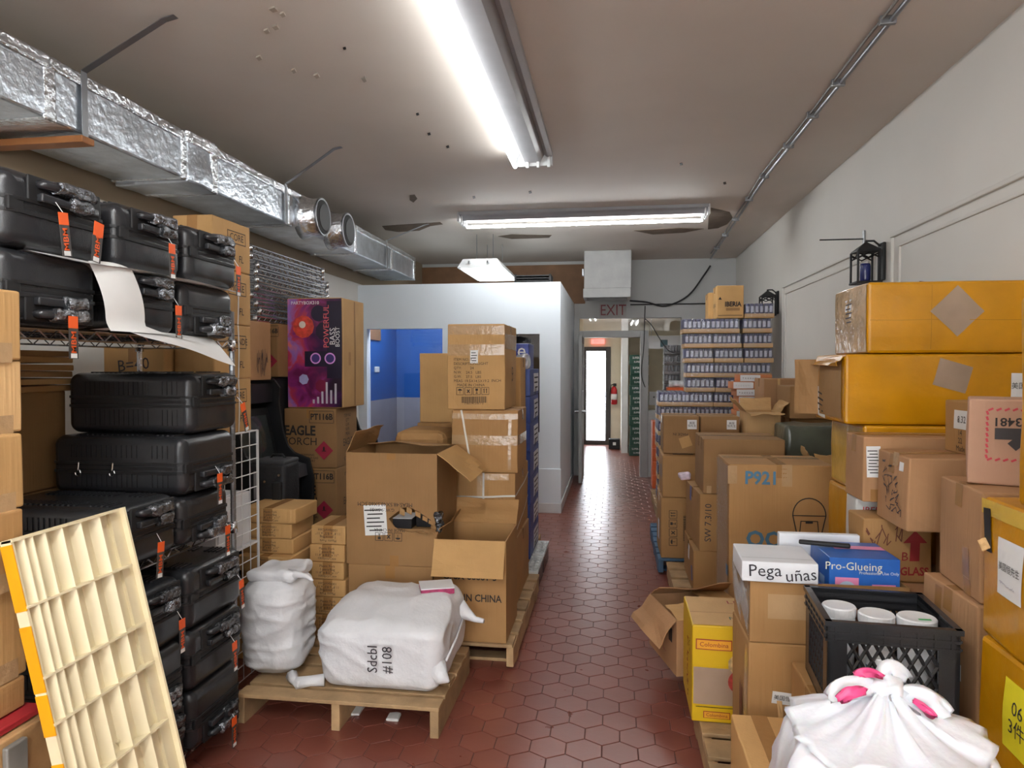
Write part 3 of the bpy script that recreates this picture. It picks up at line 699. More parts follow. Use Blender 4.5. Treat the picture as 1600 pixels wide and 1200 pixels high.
# ---- suitcases
def suitcase(Y0, Y1, z0, z1, label, flip=False, L=.5, X=-1.66, tagged=None, wrap=True, film=False, rz=0):
    W_, T = Y1-Y0, z1-z0
    r = empty('suitcase', (X, (Y0+Y1)/2, z0), rz); tag(r, label, 'suitcase', 'black hard-shell suitcases on the wire rack')
    sg = (lambda z: T-z) if flip else (lambda z: z)
    MB().rbox(-L, 0, -W_/2, W_/2, 0, T, .042, 4, 4).build('shell', BLACKP, r, True)
    mb = MB(); mz = sg(T*.53)
    for (dz, pr_, hh) in ((-.018, .006, .010), (0, .0015, .012), (.018, .006, .010)):
        mb.rbox(-L-pr_, pr_, -W_/2-pr_, W_/2+pr_, mz+dz-hh/2, mz+dz+hh/2, .004, 1, 1) if False else None
        # rounded-rectangle hoop
        R = .045; pts = []
        for (cx_, cy_, a0) in ((-R, W_/2-R, 0), (-L+R, W_/2-R, 90), (-L+R, -W_/2+R, 180), (-R, -W_/2+R, 270)):
            for k in range(5):
                a = math.radians(a0+k*22.5); pts.append((cx_+(R+pr_)*math.cos(a), cy_+(R+pr_)*math.sin(a)))
        mb.prism(pts, mz+dz-hh/2, mz+dz+hh/2, 'z')
    mb.build('zipper_band', BLACKM, r, False)
    # ribs pressed into the long near side, turning over the top edge
    mb = MB(); n = 20
    for k in range(n):
        x = -L*.12-k*L*.76/n
        if k in (4, 5): continue
        for (a, b) in ((.035, T*.40), (T*.64, T-.035)): mb.box(x-.0045, x+.0045, -W_/2-.0045, -W_/2+.002, a, b)
        mb.box(x-.0045, x+.0045, -W_/2+.04, -W_/2+.11, T-.002, T+.004)
        mb.box(x-.0045, x+.0045, W_/2-.11, W_/2-.04, T-.002, T+.004)
    mb.build('shell_ribs', BLACKP, r)['kind'] = 'stuff'
    # handle group on the end toward the aisle
    hz = sg(T*.78); c0 = .05*W_
    mb = MB(); mb.rbox(-.004, .006, c0-W_*.36, c0+W_*.36, hz-T*.175, hz+T*.175, .006, 1, 2); mb.build('handle_recess', BLACKM, r, True)
    gy = W_*.27; g1 = hz+T*.075*(1 if not flip else -1); g2 = hz-T*.1*(1 if not flip else -1)
    MB().tube([(.0, c0-gy, g1), (.018, c0-gy+.012, g1), (.024, c0-gy*.5, g1), (.024, c0+gy*.5, g1), (.018, c0+gy-.012, g1), (0, c0+gy, g1)], [.013, .015, .016, .016, .015, .013], 8).build('grab_handle', BLACKP, r, True)
    MB().rbox(.002, .026, c0-gy*1.05, c0+gy*1.05, g2-.013, g2+.013, .006, 2, 2).build('telescopic_handle', BLACKP, r, True)
    if wrap:
        sd = Y0*7+z0*13
        for (gz, k0, k1) in ((g1, -.62, .75), (g2, -.1, .7)):
            def fn(p, sd=sd): return Vector(p)+noise.noise_vector(Vector(p)*34+Vector((sd, 0, sd)))*.0075
            MB().rbox(.004, .046, c0+gy*k0, c0+gy*k1, gz-.020, gz+.020, .012, 9, 2, fn).build('plastic_wrap', WRAP, r, False)
    MB().rbox(-.012, .004, -W_*.47, -W_*.34, sg(T*.53)-.02, sg(T*.53)+.02, .004).build('lock_plate', BLACKM, r)
    if tagged:
        ty, tz, tilt = tagged; tz = tz*T
        g = empty('luggage_tag', (.05, ty*W_, tz), 0, tilt, 0); g.parent = r
        MB().tube([(-.02, 0, .03), (0, 0, 0)], .0012, 4).build('tag_string', INKW, g)
        MB().box(-.001, .001, -.018, .018, -.036, 0).build('orange_tag_top', ORANGE, g)
        o = MB().box(-.001, .001, -.018, .018, -.128, -.0365).build('tag_card', mat('tag_charcoal', (66, 62, 60), rough=.5), g)
    return r
def tag_text(r):
    for g in r.children:
        if g.name.startswith('luggage_tag'):
            v, f = text_mesh('MBM', .028, bold=.4)
            MB().add([(.0022, -p.y, p.x*1.15-.078) for p in v], f).build('lettering', ORANGE, g, fix=False)
            MB().box(.001, .002, -.012, .012, -.126, -.112).build('price_sticker', PAPER, g)
    return r
S = []
S.append(suitcase(1.70, 2.095, 1.99, 2.212, 'largest black suitcase, top row of the rack, two orange tags', tagged=(-.12, .52, .12)))
g = empty('luggage_tag', (.05, .10, .115), 0, -.15, 0); g.parent = S[-1]
MB().box(-.001, .001, -.02, .02, -.045, 0).build('orange_tag_top', ORANGE, g); MB().box(-.001, .001, -.02, .02, -.128, -.0455).build('tag_card', MATS['tag_charcoal'], g)
S.append(suitcase(2.14, 2.50, 1.99, 2.215, 'black suitcase in the middle of the rack top row', tagged=(.12, .5, .02)))
S.append(suitcase(2.54, 2.905, 1.99, 2.215, 'black suitcase at the far end of the rack top row', tagged=(.27, .42, 0)))
S.append(suitcase(1.69, 2.055, 1.772, 1.985, 'upside-down black suitcase under the largest one, tag hanging below the shelf', flip=True, tagged=(.03, .14, 0)))
S.append(suitcase(2.16, 2.465, 1.772, 1.985, 'black suitcase behind the white paper sheet, second row of the rack', tagged=(.28, .5, 0)))
S.append(suitcase(2.50, 2.87, 1.772, 1.985, 'upside-down black suitcase at the far end of the second row', flip=True))
S.append(suitcase(2.55, 2.90, 1.378, 1.625, 'large ribbed black suitcase topping the pile on the middle shelf', L=.56, tagged=(.34, .45, .3)))
S.append(suitcase(2.49, 2.87, 1.138, 1.374, 'large ribbed black suitcase with ring pulls, second in the middle pile', L=.58, flip=True, tagged=(-.05, .3, 0)))
S.append(suitcase(2.12, 2.455, .94, 1.165, 'black suitcase nearest on the middle shelf, beside the cream panel', L=.56, tagged=(-.02, .35, -.1)))
S.append(suitcase(2.475, 2.82, .94, 1.134, 'small upside-down black suitcase squeezed at the middle shelf far end', flip=True, tagged=(.2, .2, 0)))
for (a, b, c, lab, kw) in ((2.17, 2.485, .592, 'black suitcase with orange tag, top of the lower near column', dict(tagged=(.22, .42, 0))),
        (2.17, 2.49, .342, 'plain upside-down black suitcase in the middle of the lower near column', dict(flip=True)),
        (2.19, 2.50, .092, 'black suitcase at the bottom of the lower near column', dict()),
        (2.515, 2.92, .592, 'black suitcase topping the lower far column under the shelf', dict(tagged=(.25, .5, .1))),
        (2.52, 2.92, .342, 'black suitcase in the middle of the lower far column', dict(tagged=(.1, .5, .05))),
        (2.53, 2.90, .092, 'upside-down black suitcase at the bottom of the lower far column', dict(flip=True, tagged=(.1, .2, 0)))):
    S.append(suitcase(a, b, c, c+.246, lab, **kw))
for s in S: tag_text(s)
for s in (S[7],):
    for x in (-.3, -.45): MB().tube([(x, -.195, .13), (x, -.2, .10)], .003, 5).tube([(x+.012*math.cos(a), -.2, .09+.014*math.sin(a)) for a in [i*PI/4 for i in range(9)]], .0025, 4).build('ring_pull', CHROME, s)
# white sheet of paper draped between the suitcase rows
mb = MB(); nu, nv = 22, 14; V = []; F_ = []
def sheet(u, v):
    y = 1.78+u*1.15; x = -2.05+v*.46; z = 1.9872+.0
    return Vector((x, y, z))
rows = []
for i in range(nu+1):
    u = i/nu; row = []
    for j in range(nv+1):
        v = j/nv; y = 1.80+u*1.08; over = .035+.012*math.sin(u*9)
        s = v*(.36+over)
        row.append(Vector((-2.02+s, y, 1.9876 + (.0 if s < .36 else -.010*math.sin(u*7+1)*(s-.36)/.04-.006))))
    rows.append(row)
V = [p for row in rows for p in row]; K = nv+1
V2 = [p+Vector((0, 0, .0012)) for p in V]; NN = len(V)
F_ = []
for i in range(nu):
    for j in range(nv): q = i*K+j; F_.append((q, q+1, q+K+1, q+K)); F_.append((NN+q, NN+q+K, NN+q+K+1, NN+q+1))
sh = empty('paper_sheet', (-1.68, 2.12, 1.77)); tag(sh, 'white paper sheet draped down the suitcases onto the rack shelf', 'paper')
mbx = MB().add([p-Vector((-1.68, 2.12, 1.77)) for p in V+V2], F_)
mbx.build('flat_part', PAPER, sh, True, fix=False)
V = []; F_ = []; nu, nv = 16, 18
for i in range(nu+1):           # the curling tongue that falls between two suitcases
    u = i/nu
    for j in range(nv+1):
        v = j/nv; t = v*v*(3-2*v)
        y = 1.99+.06*v+u*(.2-.02*v)+(.33*max(0, v-.72)/.28*u)
        x = -1.645+.03*math.sin(v*3.1)+.05*max(0, v-.7)*3+.01*math.sin(u*3)
        z = 1.985-.215*min(1, v/.8)-.004*(v > .8)+.008*math.sin(u*PI)*(1-v)
        V.append(Vector((x, y, z))-Vector((-1.68, 2.12, 1.77)))
for i in range(nu):
    for j in range(nv): q = i*(nv+1)+j; F_.append((q, q+1, q+nv+2, q+nv+1))
o = MB().add(V, F_).build('curled_part', PAPER, sh, True, fix=False)
V = []; F_ = []
for i in range(13):
    for j in range(7):
        u, v = i/12, j/6; V.append((-1.75+v*.2+.02*math.sin(u*5)-(-1.68), 2.12+u*.6-2.12, .006+.014*(1-u)*v-.16*max(0, v-.4)**1.3*(.5+u)))
for i in range(12):
    for j in range(6): q = i*7+j; F_.append((q, q+1, q+8, q+7))
MB().add(V, F_).build('shelf_part', PAPER, sh, True, fix=False)
# ---- foreground cartons at far left, cream louvre panel, wooden crate
zs = [.93, 1.055, 1.245, 1.46, 1.69, 1.905]
xs = [-1.53, -1.545, -1.515, -1.535, -1.545, -1.53]
lb = ['pale tan carton just above the wooden crate at the left edge', 'tan carton third from the top at the left edge', 'tan carton with brown tape in the middle of the left edge column',
      'tan carton second from the top at the left edge', 'topmost tan carton at the left edge']
FL = []
zz = [.86, 1.095, 1.29, 1.48, 1.665, 1.845]
xr = [-1.50, -1.485, -1.495, -1.525, -1.52]
lb = ['tan carton resting on the lower left edge cartons', 'tan carton level with the suitcase pile at the left edge', 'tan carton just below the photo watermark height at the left edge', 'tan carton second from top at the left edge', 'topmost tan carton at the left edge']
lb[2] = 'tan carton in the middle of the column at the left edge'
for i in range(5):
    c = carton(xr[i]-.55, xr[i], 1.02, xr[i]/-.949+.0, zz[i]+.002, zz[i+1], lb[i], group='cartons stacked at the left edge', tint=[1, 0, 1, 4, 1][i], tape='x')
    tapes(c, [('right', 0, -.4, c.d*.9, .05)], TAPEC, 'bottom_tape')
c = carton(-2.02, -1.495, 1.02, 1.572, .778, .858, 'brown carton low in the left edge column, right on the crate', group='cartons stacked at the left edge', tint=0)
r = empty('wooden_crate', (-1.72, 1.32, 0)); tag(r, 'raw wooden crate with red top edge at the lower left', 'crate')
CRW = mat('raw_board', (170, 132, 88), rough=.75, var=.2, vscale=7, bump=.4, bscale=30)
for i in range(5): MB().rbox(-.28, .28, -.31, .27, .012+i*.149, .157+i*.149, .004).build('board', CRW, r)
MB().rbox(.281, .297, .12, .18, .0, .74, .004).build('corner_batten', mat('grey_galvanised', (150, 150, 146), rough=.5, metal=.5, var=.25), r)
MB().rbox(-.285, .262, -.312, .272, .757, .775, .004).build('red_lid', mat('red_board', (168, 42, 48), rough=.5), r)
# cream louvre panel leaning on the crate: local x = across (depth direction), local z = up the slope
top0, top1 = Vector((-1.215, 1.235, 1.27)), Vector((-1.215, 1.585, 1.27))
lean = math.radians(13.75); PH = 1.222/math.cos(lean); PW = .40
r = empty('louvre_panel', (-1.465+1.222*math.tan(lean), 1.675, .004), PI/2); tag(r, 'cream plastic louvre panel with yellow edge tape leaning at left', 'panel')
r.rotation_euler = (0, 0, 0)
Mx = Matrix.Rotation(-lean, 4, 'Y')     # local +z tilts toward -x
def LP(mb, x0, x1, y0, y1, z0, z1): return mb.box(x0, x1, y0, y1, z0, z1, Mx)
LP(MB(), -.004, .0, -PW/2, PW/2, .0, PH).build('back_sheet', PVC, r)
for s in (-1, 1): LP(MB(), 0, .026, s*(PW/2-.004)-.004, s*(PW/2-.004)+.004, 0, PH).build('side_rail', PVC, r)
LP(MB(), 0, .01, PW/2-.05, PW/2-.008, 0, PH).build('flat_margin', PVC, r)
RZ = [PH-.004-a for a in (0, .165, .34, .455, .63, .805, .92, 1.09, PH-.008)]; nr = len(RZ)-1
for z in RZ:
    LP(MB(), 0, .03, -PW/2, PW/2-.03, z-.003, z+.003).build('cross_rib', PVC, r)
ys = [-PW/2+.012, -PW/2+.03, -PW/2+.052, -PW/2+.085, -PW/2+.125, -PW/2+.18, -PW/2+.245]
for k in range(nr):
    z1, z0 = RZ[k]-.003, RZ[k+1]+.003
    for y in [-PW/2+e for e in (.02, .045, .085, .14, .205, .275)]:
        mb = MB(); p = [(0, y), (0, y+.003), (.028, y+.018), (.028, y+.015)]
        v = [(a, b, z) for z in (z0, z1) for (a, b) in p]
        mb.add(v, [(0, 1, 2, 3), (4, 7, 6, 5), (0, 4, 5, 1), (1, 5, 6, 2), (2, 6, 7, 3), (3, 7, 4, 0)], Mx).build('louvre', PVC, r)
YT = mat('orange_yellow_tape', (232, 160, 22), rough=.35, var=.06)
for (a, b) in ((.86, .99), (.70, .83), (.615, .695), (.46, .56), (.34, .45), (.2, .33)):
    LP(MB(), -.005, .0275, -PW/2-.0012, -PW/2+.0015, PH*a, PH*b).build('edge_tape', YT, r)
for (y, z) in ((.02, .9), (.0, .52), (.09, .55)): MB().lathe([(.006, 0), (.006, .006)], 8, Mx @ Matrix.Translation((0, y, PH*z)) @ Matrix.Rotation(PI/2, 4, 'Y')).build('screw', INK if z == .55 else PVC, r)
# ---- behind the rack
DK = [('brown carton at floor level against the wall behind the rack', 0, .6), ('brown carton halfway up the wall behind the rack', .602, 1.15), ('brown carton at eye height in the shadow behind the rack', 1.152, 1.55)]
for i, (l, a, b) in enumerate(DK): carton(-2.9, -2.28, 1.75, 2.62, a, b, l, group='cartons behind the rack', tint=2)
r = empty('folded_carton_bundle', (-2.56, 2.2, 1.552)); tag(r, 'bundle of flattened cartons strapped together behind the rack', 'cardboard')
for i in range(6):
    MB().rbox(-.34, .32, -.42, .42, i*.028, i*.028+.024, .004, 3, 1, wob(.006, 3, i)).build('flat_carton', CB[i % 3], r)
MB().box(-.1, -.085, -.43, .43, -.001, .174).build('band', mat('yellow_band', (170, 150, 60), rough=.5), r)
c = carton(-2.47, -2.15, 3.08, 3.40, 0, .86, 'tall carton on the floor just past the rack', group='cartons behind the rack', tint=1)
c = carton(-2.47, -2.15, 3.08, 3.40, .862, 1.745, 'tan carton marked with handwriting seen under the top shelf', group='cartons behind the rack', tint=1, tape='y')
lettering(c, 'front', 'B=40', .0, .4, .08, INKP, .1)
# white grid stand carrying a tall stack of cartons
GX0, GX1, GY0, GY1 = -2.14, -1.925, 3.14, 3.55
r = empty('wire_grid_stand', ((GX0+GX1)/2, (GY0+GY1)/2, 0)); tag(r, 'white wire grid stand under the strapped tan cartons', 'stand')
w, d, h = GX1-GX0, GY1-GY0, 1.305
WG = mat('white_coated_wire', (214, 216, 218), rough=.4, var=.04)
for sx in (-1, 1):
    for sy in (-1, 1): MB().tube([(sx*w/2, sy*d/2, 0), (sx*w/2, sy*d/2, h)], .008, 6).build('post', WG, r)
def gridp(a, u, nu_, nz):
    mb = MB(); a, u = Vector(a), Vector(u)
    for i in range(1, nu_): p = a+u*i/nu_; mb.tube([p, p+Vector((0, 0, h))], .003, 4)
    for k in range(nz+1): z = Vector((0, 0, h*k/nz)); mb.tube([a+z, a+u+z], .003, 4)
    return mb
gridp((w/2, -d/2, 0), (0, d, 0), 5, 17).build('grid_panel', WG, r)['kind'] = 'stuff'
gridp((-w/2, -d/2, 0), (0, d, 0), 5, 17).build('grid_panel', WG, r)['kind'] = 'stuff'
for z in (.70, h): MB().box(-w/2, w/2, -d/2, d/2, z-.006, z).build('shelf_plate', WG, r)
c = carton(GX0+.02, GX1-.02, 3.2, 3.5, .702, .98, 'plain white carton inside the wire grid stand', m=WHITEC, tape=None, tint=1, r=.004)
zst = [1.308, 1.59, 1.868, 2.143, 2.395]
for i in range(4):
    c = carton(-2.14, -1.93, 3.15, 3.50, zst[i], zst[i+1]-.003, ['tan carton at the bottom of the strapped stack on the grid stand', 'second tan carton up in the strapped stack on the grid stand', 'third tan carton up in the strapped stack on the grid stand', 'topmost tan carton of the strapped stack under the duct'][i],
               group='strapped tan cartons on the grid stand', tint=1, tape='y')
    mb = MB()
    for (cu, cv, w_, h_) in ((.1, .30, .17, .004), (.1, .06, .17, .004), (.1-.085/.35, .18, .004, .066), (.1+.085/.35, .18, .004, .066)): quad(c, mb, 'right', cu, cv, w_, h_, 0, .0022, 1)
    mb.build('printed_frame', INK, c.root, fix=False)
    lettering(c, 'right', ['CORE', 'GRANDE', 'MORE', 'CORE'][i], .1, .18, .05); lettering(c, 'right', 'FL', .22, -.25, .05)
    if i < 3: strap(c, [('right', .12, -.5, .12, .5)])
# ---- small tan cartons (cutlery cases)
def cutlery(x0, x1, y0, y1, z0, z1, label, flipt=False, rz=0, face='front', cu=.0):
    c = carton(x0, x1, y0, y1, z0, z1, label, group='small tan cartons of tableware', tint=1, tape='y', rz=rz, bulge=.002, amp=.002)
    lettering(c, face, 'Plastic Fork\n1 piece/Bag\n11.8" x 8.5" x 11"\n1000pcs/Case', cu, 0, (z1-z0)*.2, INK, PI if flipt else 0, space=.95)
    return c
carton(-2.11, -1.74, 3.62, 3.92, 0, .42, 'large carton on the floor under the flat tableware cartons', group='small tan cartons of tableware', tint=1)
zz = [.422, .515, .60, .685, .77, .855]
la = ['flat tableware carton low beside the white sack', 'flat tableware carton with a lifted flap beside the sack', 'flat tableware carton third from the top behind the sack', 'flat tableware carton second from the top, lettering upside down', 'topmost flat tableware carton by the black case']
for i in range(5):
    cutlery(-2.08+.01*(i % 2), -1.775+.012*((i*2) % 3), 3.64-.06*(i == 1), 3.93, zz[i]+.001, zz[i+1]-.001, la[i], i == 3, 0, 'front', .05)
pallet(-1.72, -.53, 3.69, 5.0, 'wooden pallet under the tall strapped cartons by the aisle')
zz = [.142, .245, .345, .445, .545, .645, .752]; lb = ['bottom', 'second', 'third', 'fourth', 'fifth', 'top']
for i in range(6):
    cutlery(-1.70+.008*(i % 2), -1.50+.005*(i % 3), 3.71, 3.99, zz[i]+.001, zz[i+1]-.001, 'small tan tableware carton, %s of the column between sack and torn carton' % (lb[i]+(' one' if i in (0, 5) else ' one up')), i in (2, 5))
# ---- torn big carton on a plain one
c = carton(-1.475, -.985, 3.72, 4.2, .142, .538, 'plain brown carton beneath the torn carton', tint=2, tape='y')
hole = []
rnd = random.Random(4)
hp = [(.02, .215), (.0, .24), (-.015, .262), (.04, .305), (.06, .325), (.10, .33), (.15, .31), (.19, .285), (.225, .262), (.238, .235), (.228, .21), (.19, .2), (.15, .195), (.12, .188), (.08, .195), (.05, .2)]
c = open_carton(-1.485, -.96, 3.72, 4.2, .54, 1.168, 'big open carton with a torn hole in its front', {'left': (.13, -25), 'right': (.24, 128), 'back': (.16, -84)}, tint=2, hole=hp)
lettering(c, 'front', 'MEAS:48.5X48.5X60.5CM', -.07, .045, .03, INK, PI); lettering(c, 'front', 'G.W.:9.5KGS', -.1, -.005, .026, INK, PI)
lettering(c, 'front', 'MADE IN CHINA', -.02, -.185, .024, INK, PI)
care_marks(c, 'front', -.03, -.245, .045, 3, None, PI)
label_on(c, 'front', -.175, -.10, .13, .17, .06, lines=6, name='torn_paper_label')
tapes(c, [('front', .0, .47, .05, .035)]); tapes(c, [('front', .03, -.46, .05, .06)])
mb = MB()
for k in range(9):
    p = hp[k+4]; bent(mb, (p[0]-.01, -.241, p[1]), (.03, -.004, -.012), (.004, -.02, -.03+.004*k), .01, k, 2, .003)
mb.build('torn_flaps', M_IN, c.root)
MB().rbox(.25, .285, -.25, -.19, .19, .30, .014, 9, 2, lambda p: Vector(p)+noise.noise_vector(Vector(p)*40)*.016).build('crumpled_film', WRAP, c.root)
bx_ = tag(MB().rbox(-1.22, -1.11, 3.735, 3.9, .745, .80, .003).build('black_product_box', mat('black_gloss_carton', (24, 24, 28), rough=.3), None), 'small black retail box showing through the torn hole, in front', 'box')
tag(MB().rbox(-1.10, -1.0, 3.79, 3.95, .745, .81, .003).build('black_product_box', MATS['black_gloss_carton'], None), 'small black retail box with white top deep in the torn hole', 'box')
MB().box(-1.22, -1.11, 3.735, 3.9, .8, .8015).build('white_lid', WHITEC, None).parent = bx_
tag(MB().rbox(-1.47, -.975, 3.74, 4.18, .548, .744, .004).build('inner_carton', CB[2], None), 'brown inner carton filling the bottom of the torn carton', 'carton')
# ---- carton with the hanging front flap
c = open_carton(-.975, -.572, 3.705, 4.14, .142, .70, 'open carton by the aisle with a wide hanging front flap', {'front': (.2, 158), 'back': (.17, 42), 'left': (.1, -40)}, tint=0)
lettering(c, 'front', 'G. SX-88881-5', .0, .14, .05, bold=.7); lettering(c, 'front', 'MADE IN CHINA', .0, -.07, .056, bold=.6, sx=.85)
# ---- strapped stack behind
st = [(-1.02, -.60, 4.3, 4.95, .142, .56, 'bottom strapped carton, hidden low in the tall stack'), (-1.025, -.606, 4.3, 4.95, .563, .98, 'crushed strapped carton with a cracked edge, second in the tall stack'),
      (-1.012, -.59, 4.3, 4.72, .983, 1.376, 'strapped carton third in the tall stack'), (-1.04, -.671, 4.3, 4.8, 1.379, 1.919, 'topmost printed carton of the tall aisle stack')]
T = []
for i, q in enumerate(st):
    c = carton(*q, group='tall carton stack by the aisle', tint=0 if i < 3 else 1, tape='x', bulge=.008, amp=.006); T.append(c)
c = T[1]; strap(c, [('front', -.5, .12, .5, .16), ('front', .02, -.5, .02, .5), ('right', -.5, .16, .5, .3)]); strap(c, [('right', -.5, -.4, .5, -.1)])
tapes(c, [('front', -.02, 0, .05, c.h*.9)], TAPEC); tapes(c, [('front', .2, .44, .17, .04)], TAPEC)
scribble(c, 'front', .2, .1, .18, .03, 6, 3, 0, CB[2], .005, 'crack')
c = T[2]; tapes(c, [('front', 0, .02, c.w*.99, .06), ('front', 0, .4, c.w*.99, .035), ('right', 0, .02, c.d*.98, .06)], TAPEC); strap(c, [('front', -.36, .5, -.18, -.5)])
tapes(c, [('front', .38, 0, .02, c.h*.9)], TAPEC, 'corner_tape')
c = T[3]; tapes(c, [('front', 0, .43, c.w*.99, .055), ('front', 0, .2, c.w*.99, .07), ('right', 0, .3, c.d*.98, .1)], TAPEC)
lettering(c, 'front', 'ITEM NO.:3\nDESCRIPTION:LIGHT\nQTY:        24\nN.W.    24.5   LBS\nG.W.    27.5   LBS\nMEAS: 19.5X14.5X19.2  INCH', -.38, -.04, .024, INK, 0, None, 'LEFT', space=1.15); lettering(c, 'front', 'MADE IN CHINA', -.08, -.215, .024)
care_marks(c, 'front', -.05, -.285, .045); bars(c, 'front', -.03, -.385, .16, .04); lettering(c, 'front', '7 00174 37817 5', -.03, -.43, .018)
label_on(c, 'front', -.02, .12, .05, .085, lines=4); lettering(c, 'right', '59', 0, -.1, .14, INK, 0, sx=.6)
c = carton(-1.40, -1.06, 4.32, 4.72, .142, .74, 'carton under the dented carton behind the torn one', tint=2)
c = carton(-1.40, -1.06, 4.32, 4.72, .743, 1.235, 'rounded bulging carton between torn carton and strapped stack', tint=0, bulge=.03, amp=.012, r=.05, tape=None)
lettering(c, 'right', '2', -.2, -.2, .06)
pallet(-1.55, -.64, 5.02, 6.2, 'wooden pallet under the blue cartons')
carton(-1.45, -1.03, 5.04, 5.33, .142, .7, 'carton at the bottom behind the strapped stack', tint=0); carton(-1.45, -1.03, 5.04, 5.33, .702, 1.23, 'carton in the middle behind the strapped stack', tint=0)
c = carton(-1.432, -1.0, 5.04, 5.33, 1.233, 1.75, 'clean tan carton standing before the blue window', tint=1, tape=None)
carton(-.99, -.70, 5.04, 5.32, .142, .75, 'carton hidden behind the strapped stack by the aisle', tint=0); carton(-.99, -.70, 5.04, 5.32, .753, 1.3, 'upper carton hidden behind the strapped stack', tint=0)
c = carton(-.99, -.67, 5.04, 5.32, 1.303, 1.72, 'carton edge peeking out right of the printed top carton', tint=1)
# blue cartons
BLU = mat('blue_printed_carton', (30, 62, 140), rough=.4, var=.06)
zb = .142
for i in range(7):
    c = carton(-1.0, -.638, 5.36, 5.98, zb, zb+.211, 'blue printed carton, %s of the aisle stack' % ['lowest', 'second from the bottom', 'third from the bottom', 'fourth', 'fifth', 'sixth', 'topmost full one'][i], group='blue cartons by the partition', m=BLU, tape=None, r=.004, amp=.002)
    label_on(c, 'right', .12, -.02, .34, .15, 0, INKW if i % 2 else WHITEC, 'white_print', 3); bars(c, 'right', .05, -.36, .14, .05, BLACKM, 0, i, 'printed_cans')
    zb += .213
c = carton(-.98, -.66, 5.45, 5.8, zb, zb+.2, 'small blue box with a white letter e on the blue stack', m=mat('blue_box_gloss', (34, 58, 150), rough=.3), tape=None, cat='box'); lettering(c, 'front', 'e', .32, .2, .16, INKW)
o = tag(MB().rbox(-.76, -.645, 5.37, 5.44, zb, zb+.12, .03, 6, 2, wob(.02, 14, 3)).build('plastic_film_bundle', clear('loose_film', (.85, .88, .92), .25, .2, .3), None), 'crumpled clear film bundle on the blue cartons', 'plastic film')
# two white plastic racks standing on the floor at the pallet edge
for i, (yy, l) in enumerate(((4.98, 'near white and black plastic shelf grid on the floor by the aisle'), (5.46, 'far white and black plastic shelf grid on the floor by the aisle'))):
    r = empty('plastic_grid_tray', (-.575, yy+.25, 0)); tag(r, l, 'tray', 'plastic trays on the floor')
    MB().box(-.055, .03, -.21, .21, .0, .13).build('black_skirt', BLACKP, r)
    mb = MB()
    for (a, b, c_, d_) in ((-.06, .035, -.22, -.19), (-.06, .035, .19, .22), (-.06, -.045, -.19, .19), (.02, .035, -.19, .19), (-.02, -.005, -.19, .19)): mb.box(a, b, c_, d_, .13, .15)
    for k in range(5): mb.box(-.06, .035, -.13+k*.065-.012, -.13+k*.065+.012, .13, .15)
    mb.build('white_grid', WHITEP, r)
# ---- pallet with sacks
pallet(-1.72, -.76, 2.955, 3.64, 'wooden pallet in front carrying the white sacks', nb=6, bottom=False)
def sackfn(ax, w, d, h, sd, waist=0):
    def fn(p):
        p = Vector(p); z = p.z/h
        k = 1+.10*math.sin(z*PI)-waist*z*z
        q = Vector((p.x*k, p.y*k, p.z))
        S_ = Vector((sd, sd, sd))
        n1 = noise.noise_vector(q*5+S_)*.018
        rg = (1-abs(noise.noise(Vector((q.x*4, q.y*4, q.z*17))+S_)))**3*.013
        rg += (1-abs(noise.noise(Vector((q.x*9, q.y*7, q.z*11))+S_*2)))**4*.008
        dr = Vector((q.x, q.y, 0)); dr = dr.normalized() if dr.length > 1e-4 else Vector((0, 0, 1))
        q = q+n1+dr*(rg-.01)
        if z < .12: q.z = max(0, p.z)
        return q
    return fn
r = empty('woven_sack', (-1.655, 3.25, .141)); tag(r, 'upright white woven sack tied at the top, by the rack', 'sack', 'white sacks on the pallet')
mb = MB(); mb.rbox(-.152, .152, -.16, .16, 0, .50, .11, 30, 8); fn = sackfn('z', .4, .38, .5, 2.2, .12); mb.v = [tuple(fn(p)) for p in mb.v]
mb.build('sack_body', SACK, r, True)
MB().rbox(-.12, .135, -.12, .12, .46, .515, .025, 14, 3, lambda p: Vector(p)+noise.noise_vector(Vector(p)*14)*.014+Vector((0, 0, .05*p[0]))).build('gathered_top', SACK, r, True)
MB().tube([(.10, -.08, .49), (.15, -.10, .505), (.20, -.11, .50), (.235, -.12, .485)], [.035, .016, .012, .005], 8).build('tied_ear', SACK, r, True)
MB().tube([(.14, -.15, .03), (.17, -.19, .03), (.21, -.20, .02)], [.03, .02, .025], 8).build('corner_tail', SACK, r, True)
r = empty('wrapped_bale', (-1.075, 3.325, .141)); tag(r, 'big white woven bale with handwritten marking on the pallet', 'bale', 'white sacks on the pallet')
w, d, h = .58, .56, .345
def bf(p):
    p = Vector(p); q = p.copy(); z = p.z/h
    f_ = 1-.16*max(0, z-.55)/.45*max(0, -(p.y)/(d/2)); q.x *= 1+.03*math.sin(z*PI); q.z *= (1+.05*math.cos(p.x*4))*f_
    S_ = Vector((7, 3, 1)); q += noise.noise_vector(p*4+S_)*.012
    q += noise.noise_vector(p*11+S_)*.004
    rg = (1-abs(noise.noise(Vector((p.x*6+p.z*5, p.y*6, p.z*7))+S_)))**4*.012; q += Vector((p.x, p.y, p.z-h*.4)).normalized()*rg
    if z < .1: q.z = max(0, p.z)
    return q
mb = MB().rbox(-w/2, w/2, -d/2, d/2, 0, h, .075, 26, 6); mb.v = [tuple(bf(p)) for p in mb.v]; mb.build('bale_body', SACK, r, True)
MB().tube([(.28, .2, .24), (.32, .2, .22), (.37, .18, .2), (.42, .16, .2)], [.06, .035, .016, .012], 8).build('tied_ear', SACK, r, True)
